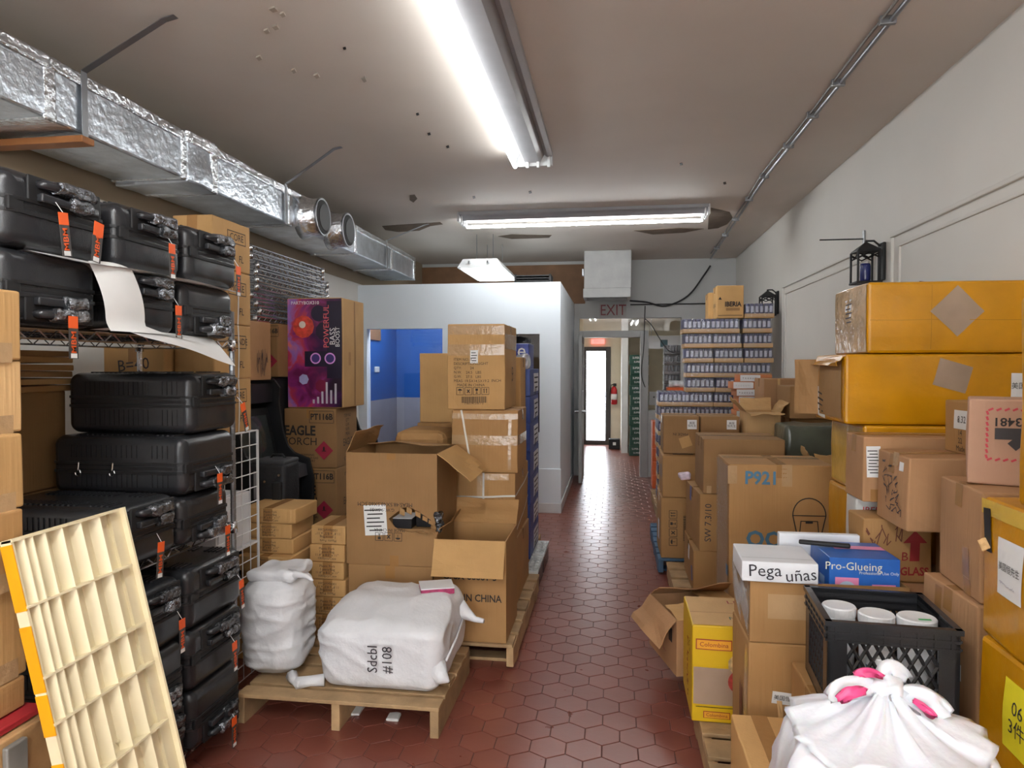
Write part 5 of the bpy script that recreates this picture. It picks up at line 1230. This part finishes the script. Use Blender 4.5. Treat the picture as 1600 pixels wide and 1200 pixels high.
q = empty('plastic_jar', (cx_-.05, cy_+.1, cz_+.0085)); tag(q, 'brown jar at the back of the milk crate', 'jar', 'tubs in the milk crate'); MB().lathe([(.045, 0), (.045, .2), (.04, .21)], 16).build('jar_body', mat('brown_jar', (110, 66, 40), rough=.3), q, True); MB().lathe([(.046, .2), (.046, .22), (.02, .222)], 16).build('lid', MATS['brown_jar'], q)
c = carton(.415, .60, 2.12, 2.5, 0, .43, 'small pale carton low beside the plastic bag', tint=4, tape='y', m=cardboard('cardboard_light_orange', (214, 168, 108))); scribble(c, 'front', .1, .42, .12, .03, 6, 51)
# ---- white shopping bag
carton(.40, .95, 1.50, 2.06, 0, .36, 'carton under the white plastic bag', tint=0)
r = empty('plastic_bag', (.655, 1.79, .362)); tag(r, 'knotted thin white shopping bag full of goods in the foreground', 'bag')
n, mz = 96, 34; V = []; F_ = []
def bagp(a, t):
    z = .5*t if t < .72 else .36+(t-.72)/.28*.135
    prof = (1-abs(2*min(t, .72)/.72-.9)**2.6*.22) if t < .72 else (.80*(1-(t-.72)/.28)**.9+.03)
    s_ = max(0, (t-.72)/.28); z = .39*(t/.72) if t < .72 else .39+.045*s_+.05*s_**3
    ca, sa = math.cos(a), math.sin(a); rx, ry = .265, .245
    sq = (abs(ca)**3+abs(sa)**3)**(-1/3); k = 1+.45*(sq-1)
    fold = .06*t*t*math.sin(a*11+2*math.sin(a*2))*(.25+.75*max(0, t-.45)/.55)+.03*math.sin(a*23+t*3)*max(0, t-.5)
    P0 = Vector((rx*prof*k*ca*(1+fold), ry*prof*k*sa*(1+fold), z))
    P0 += noise.noise_vector(Vector((ca*2, sa*2, t*2.4))+Vector((4, 4, 4)))*.035*(1 if t > .05 else .2)*(1-.6*max(0, t-.8)/.2)
    rg = (1-abs(noise.noise(Vector((a*2.4, t*1.3, 3)))))**5*.02; P0 += Vector((ca, sa, .3))*rg*(.3+t)
    P0.z = max(P0.z, 0)
    P0.x += .03*max(0, t-.6); P0.y += .06*max(0, t-.6); return P0
for j in range(mz+1):
    for i in range(n): V.append(bagp(2*PI*i/n, j/mz))
for j in range(mz):
    for i in range(n): k = (i+1) % n; F_.append((j*n+i, j*n+k, (j+1)*n+k, (j+1)*n+i))
F_.append(tuple(range(n))[::-1]); F_.append(tuple(range(mz*n, mz*n+n)))
MB().add(V, F_).build('bag_body', POLY, r, True)
def ear(p0, p1, p2, w0, w1, name, m, sd):
    V = []; F_ = []; N1, N2 = 12, 10
    p0, p1, p2 = Vector(p0), Vector(p1), Vector(p2)
    for i in range(N1+1):
        t = i/N1; c = p0*(1-t)**2+p1*2*t*(1-t)+p2*t*t; tn = ((p1-p0)*(1-t)+(p2-p1)*t).normalized(); s = tn.cross(Vector((.2, -1, .3))).normalized(); wv = w0+(w1-w0)*math.sin(t*PI*.9)
        for j in range(N2): a = 2*PI*j/N2; V.append(c+s*wv*math.cos(a)+s.cross(tn)*wv*.45*math.sin(a)*(1+.5*math.sin(3*a+t*5))+noise.noise_vector(c*20+Vector((sd, j, 0)))*.012)
    for i in range(N1):
        for j in range(N2): k = (j+1) % N2; F_.append((i*N2+j, i*N2+k, (i+1)*N2+k, (i+1)*N2+j))
    F_.append(tuple(range(N2))[::-1]); F_.append(tuple(range(N1*N2, N1*N2+N2)))
    MB().add(V, F_).build(name, m, r, True)
kx, ky, kz = .02, .03, .482
MB().rbox(kx-.035, kx+.035, ky-.03, ky+.03, kz-.02, kz+.035, .02, 8, 4, lambda p: Vector(p)+noise.noise_vector(Vector(p)*26)*.014).build('knot', POLY, r, True)
ear((kx-.02, ky, kz), (kx-.08, ky-.02, kz+.03), (kx-.14, ky-.02, kz-.015), .012, .03, 'handle_loop', POLY, 1)
ear((kx, ky, kz), (kx-.01, ky+.02, kz+.085), (kx+.055, ky+.02, kz+.025), .012, .024, 'handle_loop', POLY, 4)
ear((kx+.02, ky, kz), (kx+.08, ky-.01, kz+.015), (kx+.13, ky-.03, kz-.035), .012, .028, 'handle_loop', POLY, 7)
PK = mat('pink_bag_print', (222, 74, 130), rough=.35, var=.15)
ear((kx-.06, ky-.035, kz+.014), (kx-.09, ky-.045, kz+.022), (kx-.13, ky-.05, kz-.005), .006, .015, 'pink_print', PK, 11); ear((kx-.015, ky-.012, kz+.04), (kx-.045, ky-.012, kz+.055), (kx-.075, ky, kz+.035), .004, .012, 'pink_print', PK, 13); ear((kx+.05, ky-.03, kz-.005), (kx+.07, ky-.045, kz-.015), (kx+.085, ky-.055, kz-.03), .005, .012, 'pink_print', PK, 15)
def on_bag(a0, a1, t0, t1, m, name, nn=6):
    V = []; F_ = []
    for j in range(nn+1):
        for i in range(nn+1):
            a = a0+(a1-a0)*i/nn; t = t0+(t1-t0)*j/nn; p = bagp(a, t); V.append(p+Vector((math.cos(a), math.sin(a), .5)).normalized()*.004)
    for j in range(nn):
        for i in range(nn): q = j*(nn+1)+i; F_.append((q, q+1, q+nn+2, q+nn+1))
    MB().add(V, F_).build(name, m, r, True, fix=False)
on_bag(-1.95, -1.80, .58, .66, mat('faint_red_print', (214, 150, 160), rough=.4), 'show_through_print'); on_bag(-1.95, -1.72, .52, .575, mat('faint_blue_print', (168, 172, 214), rough=.4), 'show_through_print'); on_bag(-1.5, -1.38, .74, .77, MATS['faint_blue_print'], 'show_through_print')
on_bag(-1.9, -1.7, .70, .71, mat('faint_grey_print', (184, 186, 200), rough=.4), 'show_through_print')
# ---- yellow candy carton, flapped carton, tall printed carton
c = carton(.34, .66, 3.02, 3.40, .132, .548, 'yellow printed candy carton with red logo by the aisle', m=mat('yellow_candy_print', (212, 172, 14), rough=.45, var=.05), tape=None, amp=.003, r=.005)
mb = MB(); quad(c, mb, 'top', 0, 0, c.w*.97, c.d*.97, 0, .0015, 4); tp = mb.build('card_top', CB[4], c.root, fix=False)
mb = MB(); quad(c, mb, 'top', 0, -.08, c.w*.97, .004, 0, .0024, 2); mb.build('flap_slit', CB[2], tp, fix=False); lettering(c, 'top', 'LIII', .2, .3, .06, INKR, 0, tp); lettering(c, 'top', 'Mais', .15, -.26, .05, mat('green_ink', (60, 100, 70), rough=.6), 0, tp)
label_on(c, 'front', -.22, .31, .15, .046, 0, INKR, 'logo_plate'); label_on(c, 'front', -.22, .31, .142, .038, 0, mat('logo_orange', (226, 160, 40), rough=.5), 'logo_field', body='Colombina', ink=INKR, size=.027, off=.0032)
label_on(c, 'front', -.18, -.42, .11, .03, 0, INKR, 'logo_plate'); label_on(c, 'front', -.18, -.42, .104, .025, 0, MATS['logo_orange'], 'logo_field', body='Colombina', ink=INKR, size=.02, off=.0032)
mb = MB(); quad(c, mb, 'front', .0, -.12, c.w*.97, .16, 0, .002, 3); mb.build('taupe_print', mat('taupe_print', (168, 142, 120), rough=.5), c.root, fix=False)
disc(c, 'front', .12, -.06, .02, .05, mat('candy_swirl', (170, 60, 50), rough=.5, var=.5, vscale=40), 'printed_candy', c.root); disc(c, 'front', .1, .12, 0, .045, mat('candy_pale', (200, 170, 120), rough=.5, var=.4, vscale=40), 'printed_candy', c.root, n=9)
scribble(c, 'left', .2, -.05, .26, .06, 12, 73, PI/2, INKR, .007, 'red_print'); scribble(c, 'left', .36, .25, .06, .03, 6, 74, PI/2, INK, .003, 'small_print')
mb = MB(); quad(c, mb, 'front', 0, -.34, c.w*.9, .003, 0, .002, 2); mb.build('perforation', INK, c.root, fix=False)
tag(MB().rbox(.56, .60, 3.06, 3.1, .551, .567, .006, 3, 2, wob(.008, 30, 3)).build('candy_wrapper', mat('lime_wrapper', (190, 206, 90), rough=.4), None), 'small lime green wrapper on the candy carton', 'litter')
c = open_carton(.25, .67, 3.495, 3.905, .132, .408, 'worn open carton with a ragged flap sticking into the aisle', {'left': (.16, 140), 'back': (.15, -62), 'right': (.2, -86), 'front': (.18, -84)}, tint=3, rz=.27)
label_on(c, 'left', -.25, .1, .08, .14, 0, mat('red_brown_print', (150, 80, 60), rough=.6), 'faded_print'); label_on(c, 'left', .3, .15, .05, .07, 0, INK, 'black_stamp'); scribble(c, 'left', -.1, -.2, .2, .05, 8, 72, 0, MATS['red_brown_print'], .005, 'faded_print')
c = carton(.645, 1.205, 4.0, 4.44, .132, 1.107, 'tall brown carton printed P921 with a face-like outline', tint=0, tape='y', amp=.004)
lettering(c, 'front', 'P921', -.19, .42, .1, INKB, sx=.9, bold=1); tapes(c, [('front', .05, .44, .055, .12), ('front', -.47, .44, .05, .1), ('top', 0, .2, c.w*.98, .09)], TAPEC, 'corner_tape')
O, U, V_, N_, fw, fh = frame_of(c, 'front')
def line(pts, wd, m, name):
    mb = MB()
    for (a, b) in zip(pts, pts[1:]):
        dx, dy = b[0]-a[0], b[1]-a[1]; quad(c, mb, 'front', (a[0]+b[0])/2/fw, ((a[1]+b[1])/2-fh/2)/fh, math.hypot(dx, dy)+wd*.6, wd, math.atan2(dy, dx), .0024, 1)
    return mb.build(name, m, c.root, fix=False)
bx, bz, R_ = .145, .70, .088
line([(bx+R_*math.cos(a), bz+R_*1.1*math.sin(a)) for a in [PI*k/16 for k in range(17)]], .006, INK, 'printed_outline'); line([(bx-R_, bz), (bx+R_, bz)], .005, INK, 'printed_outline')
line([(bx-R_, bz), (bx-R_*.75, bz-.10), (bx-R_*.45, bz-.22), (bx+R_*.45, bz-.22), (bx+R_*.75, bz-.10), (bx+R_, bz)], .006, INK, 'printed_outline'); line([(bx-R_*.6, bz-.12), (bx-R_*.5, bz-.03), (bx+R_*.5, bz-.03), (bx+R_*.6, bz-.12)], .005, INK, 'printed_outline'); line([(bx-.015, bz-.035), (bx+.015, bz-.035)], .014, INK, 'printed_outline')
lettering(c, 'front', 'OO', -.16, .07, .12, INKB, bold=1)
mb = MB(); quad(c, mb, 'left', 0, 0, c.d*.98, c.h*.98, 0, .004, 14); mb.v = [tuple(Vector(p)+Vector((-1, 0, 0))*abs(noise.noise(Vector(p)*6))*.012) for p in mb.v]; mb.build('stretch_film', MATS['stretch_film'], c.root, fix=False)
mb = MB(); quad(c, mb, 'left', .42, -.12, .05, .06, 0, .006, 1); mb.build('blue_sticker', INKB, c.root, fix=False)
# ---- brown cartons on the second pallet
xa = at(1085, 600, 4.75).x
c = carton(xa, xa+.55, 4.75, 5.35, .132, .42, 'brown carton at the bottom behind the tall printed carton', tint=0, tape='x'); label_on(c, 'left', .1, .25, .08, .1); label_on(c, 'left', .38, -.1, .05, .1, .3, mat('blue_label', (60, 80, 150), rough=.5), 'blue_label')
c = carton(xa+.02, xa+.58, 4.74, 5.3, .423, .805, 'brown carton with vertical handwriting behind the tall printed carton', tint=0, tape='x', rz=.06); lettering(c, 'front', 'SW 7.3/10', -.4, .0, .06, INKP, PI/2); label_on(c, 'left', -.1, .36, .06, .1, 0, MATS['blue_label'], 'blue_label')
x0 = at(1100, 600, 4.72).x; x1 = at(1228, 600, 4.72).x
c = carton(x0, x1, 4.72, 5.2, .808, 1.172, 'wide plain brown carton above the handwritten one', tint=2, tape='x'); tapes(c, [('left', .3, .4, .05, .08), ('front', -.43, -.42, .03, .05)], TAPEC)
o = tag(MB().rbox(.485, .58, 5.36, 5.45, .81, .86, .02, 5, 2, wob(.014, 16, 4)).build('plastic_scrap', mat('pink_white_film', (226, 206, 222), rough=.35, var=.3, vscale=30), None), 'pink and white crumpled wrapper on the brown cartons', 'litter'); o.location = (0, -.09, -.002)
# ---- third pallet
xe = at(1034, 600, 5.6).x
c = carton(xe, xe+.315, 5.6, 6.1, .132, .612, 'brown carton with black handling symbols on the blue pallet', tint=0, tape='x'); care_marks(c, 'front', -.2, .0, .06, 4, None, PI/2); bars(c, 'front', .08, .0, .2, .02, None, PI/2, 5, 'printed_words'); bars(c, 'front', .2, .05, .14, .02, None, PI/2, 6, 'printed_words'); label_on(c, 'left', .1, -.1, .12, .16, 0, WHITEC, 'white_print')
c = carton(xe+.01, xe+.315, 5.6, 6.05, .615, .945, 'brown carton with an open slot above the symbol carton', tint=0, tape=None); label_on(c, 'top', .05, -.2, .16, .1, 0, BLACKM, 'open_slot'); label_on(c, 'left', .2, .1, .12, .1, 0, mat('grey_stamp', (120, 104, 90), rough=.7), 'grey_stamp')
xg = at(1037, 600, 5.72).x; xh = at(1093, 600, 5.72).x
for (a, b, l) in ((xg, xh, 'brown carton with two white stickers at the pallet corner'), (xh+.01, xh+.31, 'brown carton with one white sticker under the can trays')):
    c = carton(a, b, 5.72, 6.1, .948, 1.252, l, tint=2, tape='x'); label_on(c, 'front', .3, .28, .075, .075, 0, body='美国\n恒先生', size=.022); lettering(c, 'front', 'MADE IN', -.02, .02, .03, INK, PI)
    if a == xg: label_on(c, 'front', .12, -.18, .085, .085, .35, CB[1], 'peeled_sticker')
carton(xh+.02, xh+.5, 5.65, 6.1, .132, .945, 'tall brown carton under the stickered ones', tint=2)
# small white and orange boxes
xo = at(1148, 600, 6.55).x
carton(xo-.04, xo+.34, 6.5, 6.85, .132, 1.12, 'tall carton under the small white and orange boxes', tint=0)
ORB = mat('orange_box_print', (196, 120, 70), rough=.5, var=.08); z = 1.122
for i in range(7):
    e = [0, .03, .05, .05, .03, -.0, .06][i]
    c = carton(xo+e-.02, xo+e+.26, 6.52, 6.8, z, z+.064, 'small white and orange printed box, %s of its stack' % ['lowest', 'second from the bottom', 'third from the bottom', 'middle one', 'third from the top', 'second from the top', 'topmost'][i], group='small white and orange boxes', m=ORB, tape=None, cat='box', r=.002, amp=.001)
    label_on(c, 'front', -.2, 0, c.w*.58, .058, 0, WHITEC, 'white_panel'); lettering(c, 'front', '+ o o x u m', -.2, .0, .026, MATS['grey_print'] if i % 2 else INKP); label_on(c, 'front', .1, 0, .02, .055, 0, WHITEC, 'white_panel')
    z += .0655
# cartons near the right wall behind the yellow stack
c = carton(1.32, 1.72, 6.0, 6.45, .0, 1.18, 'tall brown carton against the right wall', tint=2)
c = carton(1.25, 1.72, 6.05, 6.45, 1.183, 1.55, 'brown carton between the small boxes and the right wall', tint=3, tape='x'); strap(c, [('front', -.25, -.5, -.25, .5)], .02, CB[4])
c = carton(1.40, 1.73, 5.62, 5.98, .0, 1.25, 'tall carton by the right wall under the long dark carton', tint=2); c = carton(1.34, 1.74, 5.56, 6.0, 1.253, 1.5, 'long dark brown carton by the right wall', tint=2, tape=None)
carton(1.17, 1.70, 5.0, 5.5, .132, .88, 'large carton under the olive wrapped bundle', tint=2)
o = empty('olive_bundle', (1.42, 5.2, .882)); tag(o, 'olive green film-wrapped bundle behind the brown cartons', 'bundle')
MB().rbox(-.24, .28, -.18, .2, 0, .36, .03, 8, 2, wob(.014, 7, 9)).build('bundle_body', mat('olive_film', (92, 96, 84), rough=.28, var=.18, bump=.6, bscale=18), o)
v_, f_ = text_mesh('EX', .07); MB().add([(p.x+.12, -.2, p.y+.16) for p in v_], f_).build('lettering', INK, o, fix=False)
c = open_carton(1.02, 1.27, 5.55, 5.85, .948, 1.30, 'open tan carton with a broad raised flap near the can trays', {'front': (.16, 95), 'left': (.13, 40), 'right': (.1, 35), 'back': (.1, 20)}, tint=4)
c = open_carton(1.28, 1.52, 4.62, 4.9, .70, 1.03, 'open tan carton wedged beside the yellow stack', {'front': (.1, -60), 'left': (.09, 30)}, tint=1); carton(1.28, 1.62, 4.55, 4.95, .132, .697, 'carton under the wedged open carton', tint=2)
# ---- trays of cans
CAN = mat('navy_can', (38, 44, 92), rough=.3, metal=.4, var=.12); CANL = mat('can_label_pale', (176, 178, 200), rough=.4, var=.1); CANT = mat('can_end', (190, 192, 198), rough=.3, metal=.9)
def tray_proto(w, d, h, cm, lm, tm):
    nx, ny = 6, 4; dx, dy = (w-.01)/nx, (d-.01)/ny; rr = min(dx, dy)*.49; cans = MB(); lab = MB(); top = MB()
    for i in range(nx):
        for j in range(ny):
            x, y = -w/2+.005+dx*(i+.5), -d/2+.005+dy*(j+.5)
            Mx_ = Matrix.Translation((x, y, 0)); cans.lathe([(rr, .006), (rr, h-.012), (rr*.8, h-.004)], 10, Mx_); top.lathe([(rr*.8, h-.004), (rr*.7, h-.003)], 8, Mx_)
            if j == 0:
                for k in range(3):
                    a0 = -PI/2+(k-1.5)*.42; a1 = a0+.42; v = [(x+(rr+.001)*math.cos(a), y+(rr+.001)*math.sin(a), z) for z in (.06, h-.03) for a in (a0, a1)]; lab.add(v, [(0, 1, 3, 2)])
    tr = MB().box(-w/2, w/2, -d/2, -d/2+.003, 0, .045).box(-w/2, w/2, d/2-.003, d/2, 0, .045).box(-w/2, -w/2+.003, -d/2, d/2, 0, .045).box(w/2-.003, w/2, -d/2, d/2, 0, .045).box(-w/2, w/2, -d/2, d/2, 0, .003)
    wr_ = MB().rbox(-w/2-.0015, w/2+.0015, -d/2-.0015, d/2+.0015, .002, h-.001, .01, 5, 1, wob(.0012, 20, 2))
    return [('card_tray', tr.mesh('card_tray'), tm, None), ('cans', cans.mesh('cans', True), cm, 'stuff'), ('can_labels', lab.mesh('can_labels', True, False), lm, 'stuff'), ('can_ends', top.mesh('can_ends'), CANT, 'stuff'), ('shrink_wrap', wr_.mesh('shrink_wrap'), SHW, None)]
SHW = clear('shrink_film', (.94, .95, .98), .10, .16, .06, (.85, .87, .92))
for k in range(1): pass
PRO = tray_proto(.294, .30, .154, CAN, CANL, CB[1]); PROD = tray_proto(.30, .30, .15, mat('black_can', (40, 40, 44), rough=.35, var=.2), mat('black_can_label', (82, 80, 82), rough=.5), mat('dark_tray', (66, 60, 56), rough=.6))
def put_tray(pro, x, y, z, label, group, rz=0):
    r = empty('can_tray', (x, y, z), rz); tag(r, label, 'can tray', group)
    for (nm, me, m, kd) in pro:
        o = link(nm, me, m, r)
        if kd: o['kind'] = kd
ordn = ['bottom', 'second', 'third', 'fourth', 'fifth', 'sixth', 'seventh', 'eighth', 'ninth', 'tenth', 'eleventh', 'twelfth', 'thirteenth', 'fourteenth']
coln = ['aisle-side column', 'second column from the aisle', 'third column from the aisle', 'column against the wall']
for ci, (n_, xc) in enumerate(((8, .638), (13, .915), (13, 1.212), (14, 1.508))):
    for k in range(n_):
        jx = .012*math.sin(k*2.3+ci)-.03*(k >= 11)*(ci < 3)
        put_tray(PRO, xc+jx, 7.75, .132+k*.1563, 'shrink-wrapped tray of navy cans, %s tray up in the %s' % (ordn[k], coln[ci]), 'trays of navy cans')
for k in range(8): put_tray(PRO, .638+.01*math.sin(k), 8.06, .132+k*.1563, 'shrink-wrapped tray of navy cans, %s tray up in the column behind the aisle-side one' % ordn[k], 'trays of navy cans')
for k in range(13): put_tray(PRO, .95+.005*math.sin(k), 8.06, .132+k*.1563, 'shrink-wrapped tray of navy cans, %s tray up in the hidden second column' % ordn[k], 'trays of navy cans')
zt = .132+13*.1563
xi = at(1119, 600, 7.62).x; xj = at(1161, 600, 7.62).x
c = carton(xi, xj, 7.62, 7.88, zt, at(1140, 446, 7.62).z, 'tan grocery carton with black lettering on top of the can trays', tint=1, tape='x'); lettering(c, 'front', 'IBERIA', .1, -.08, .07, INK, sx=.85, bold=1.2); label_on(c, 'front', .1, -.23, .14, .03, 0, CB[2], 'brown_stripe'); lettering(c, 'front', '▲', -.38, .1, .04); mb = MB(); quad(c, mb, 'front', 0, -.42, c.w*.9, .006, 0, .002, 2); mb.build('printed_line', INK, c.root, fix=False); lettering(c, 'left', 'IBERIA', 0, -.1, .06)
c = carton(xi-.05, xj-.05, 7.9, 8.15, zt, zt+.30, 'tan grocery carton behind the lettered one on the trays', tint=1)
# ---- beyond: dark trays, orange cases, green cases, door things
for k in range(13): put_tray(PROD, .93, 11.1, .0+k*.153, 'tray of dark cans, %s one up in the near far-room column' % ordn[k], 'trays of dark cans in the far room')
for k in range(13): put_tray(PROD, 1.24, 11.1, .0+k*.153, 'tray of dark cans, %s one up in the far-room column by the wall' % ordn[k], 'trays of dark cans in the far room')
OR = mat('orange_case_print', (206, 92, 36), rough=.5, var=.1)
for k in range(5):
    c = carton(.53, .76, 9.55, 9.9, k*.182, k*.182+.18, 'orange printed case beside the back door, %s one' % ['lowest', 'second', 'third', 'fourth', 'topmost'][k], group='orange cases by the back door', m=OR, tape=None, r=.004, amp=.002); disc(c, 'front', 0, 0, .03, .06, mat('orange_pale', (232, 150, 90), rough=.5), 'printed_mark', c.root)
for k in range(2):
    c = carton(.70, 1.05, 9.2, 9.5, [0, .8][k], [.798, 1.38][k], ['white case behind the trays of cans', 'orange carton behind the trays of cans'][k], m=[WHITEC, OR][k], tape=None)
o = tag(MB().rbox(.72, 1.0, 9.25, 9.45, 1.383, 1.46, .03, 8, 2, wob(.03, 12, 7)).build('crumpled_film', mat('pale_film', (190, 190, 192), rough=.25, var=.3, vscale=20), None), 'crumpled pale film on the orange carton at the back', 'plastic film')
GRN = mat('green_case_print', (18, 66, 52), rough=.5, var=.12)
for k in range(10):
    c = carton(.30+.01*(k % 3), .64+.01*(k % 2), 13.0, 13.35, k*.187, k*.187+.185, 'green case with white lettering in the far room, %s of the stack' % (ordn[k]+' one up'), group='green cases in the far room', m=GRN, tape=None, r=.004, amp=.002)
    lettering(c, 'front', 'SUPER MALT', .0, .2, .055, INKW, sx=.8); lettering(c, 'front', 'SUPER', -.1, -.2, .045, INKW)
r = empty('fire_extinguisher', (.02, YE-.09, .86)); tag(r, 'red fire extinguisher hung beside the glass exit door', 'extinguisher')
MB().lathe([(.05, 0), (.065, .02), (.065, .3), (.045, .35), (.02, .38)], 14).build('cylinder', mat('extinguisher_red', (176, 28, 34), rough=.3), r, True); MB().lathe([(.066, .1), (.066, .22)], 14).build('paper_band', INKW, r, True)
MB().rbox(-.02, .05, -.012, .012, .38, .44, .006).build('valve_head', BLACKM, r); MB().tube([(-.01, 0, .42), (-.08, -.01, .4), (-.09, -.01, .2)], .012, 6).build('hose', BLACKM, r, True); MB().box(-.03, .03, .06, .088, .1, .3).build('wall_bracket', STEEL, r)
r = empty('black_floor_box', (.03, 14.1, 0)); tag(r, 'small black box with a white sticker on the far floor', 'box'); MB().rbox(-.11, .11, -.1, .1, 0, .2, .008).build('body', BLACKM, r); MB().box(-.03, .03, -.1025, -.101, .08, .14).build('sticker', PAPER, r)
r = empty('red_exit_sign', (-.32, YE-.02, 2.13)); tag(r, 'lit red exit sign above the glass door', 'sign'); MB().rbox(-.14, .14, -.05, 0, 0, .1, .006).build('housing', emit('exit_sign_glow', (1, .1, .08), 1.2), r); v_, f_ = text_mesh('EXIT', .08); MB().add([(p.x, -.052, p.y+.05) for p in v_], f_).build('lettering', INKW, r, fix=False)
o = empty('switch_box', (.60, YB-.003, 1.08)); tag(o, 'grey electrical switch box right of the door frame', 'switch'); MB().rbox(-.07, .07, -.05, 0, 0, .2, .006).build('cover', M_JAMB, o); MB().lathe([(.012, 0), (.01, .015)], 8, Matrix.Translation((0, -.05, .12)) @ Matrix.Rotation(PI/2, 4, 'X')).build('knob', BLACKM, o)
o = empty('hanging_sign_board', (.88, 11.9, 1.95)); tag(o, 'white hanging notice board seen through the hatch', 'sign'); MB().rbox(-.3, .35, -.02, .0, 0, .22, .004).build('board', WHITEC, o); MB().box(-.1, .02, -.022, -.021, .03, .15).build('dark_print', mat('dark_teal_print', (70, 100, 110), rough=.5), o); MB().tube([(-.25, -.01, .22), (-.25, -.01, 1.0)], .004, 4).build('cord', STEEL, o); MB().tube([(.25, -.01, .22), (.25, -.01, 1.0)], .004, 4).build('cord', STEEL, o)
# things on the partition roof
for i, (a, b) in enumerate(((-1.75, -1.3), (-1.12, -.72))):
    r = empty('black_rack_part', ((a+b)/2, 8.1, RT0+.031)); tag(r, ['flat black rack part on the partition roof, left one', 'stacked black rack part on the partition roof, right one'][i], 'rack part'); hw = (b-a)/2
    for k in range(1+3*i): MB().box(-hw, hw, -.15, .15, k*.03, k*.03+.012).build('frame_bar', BLACKM, r)
    for s in (-1, 1): MB().box(s*hw-.01, s*hw+.01, -.15, .15, 0, .012+i*.1).build('end_bar', BLACKM, r)
bpy.context.view_layer.update()
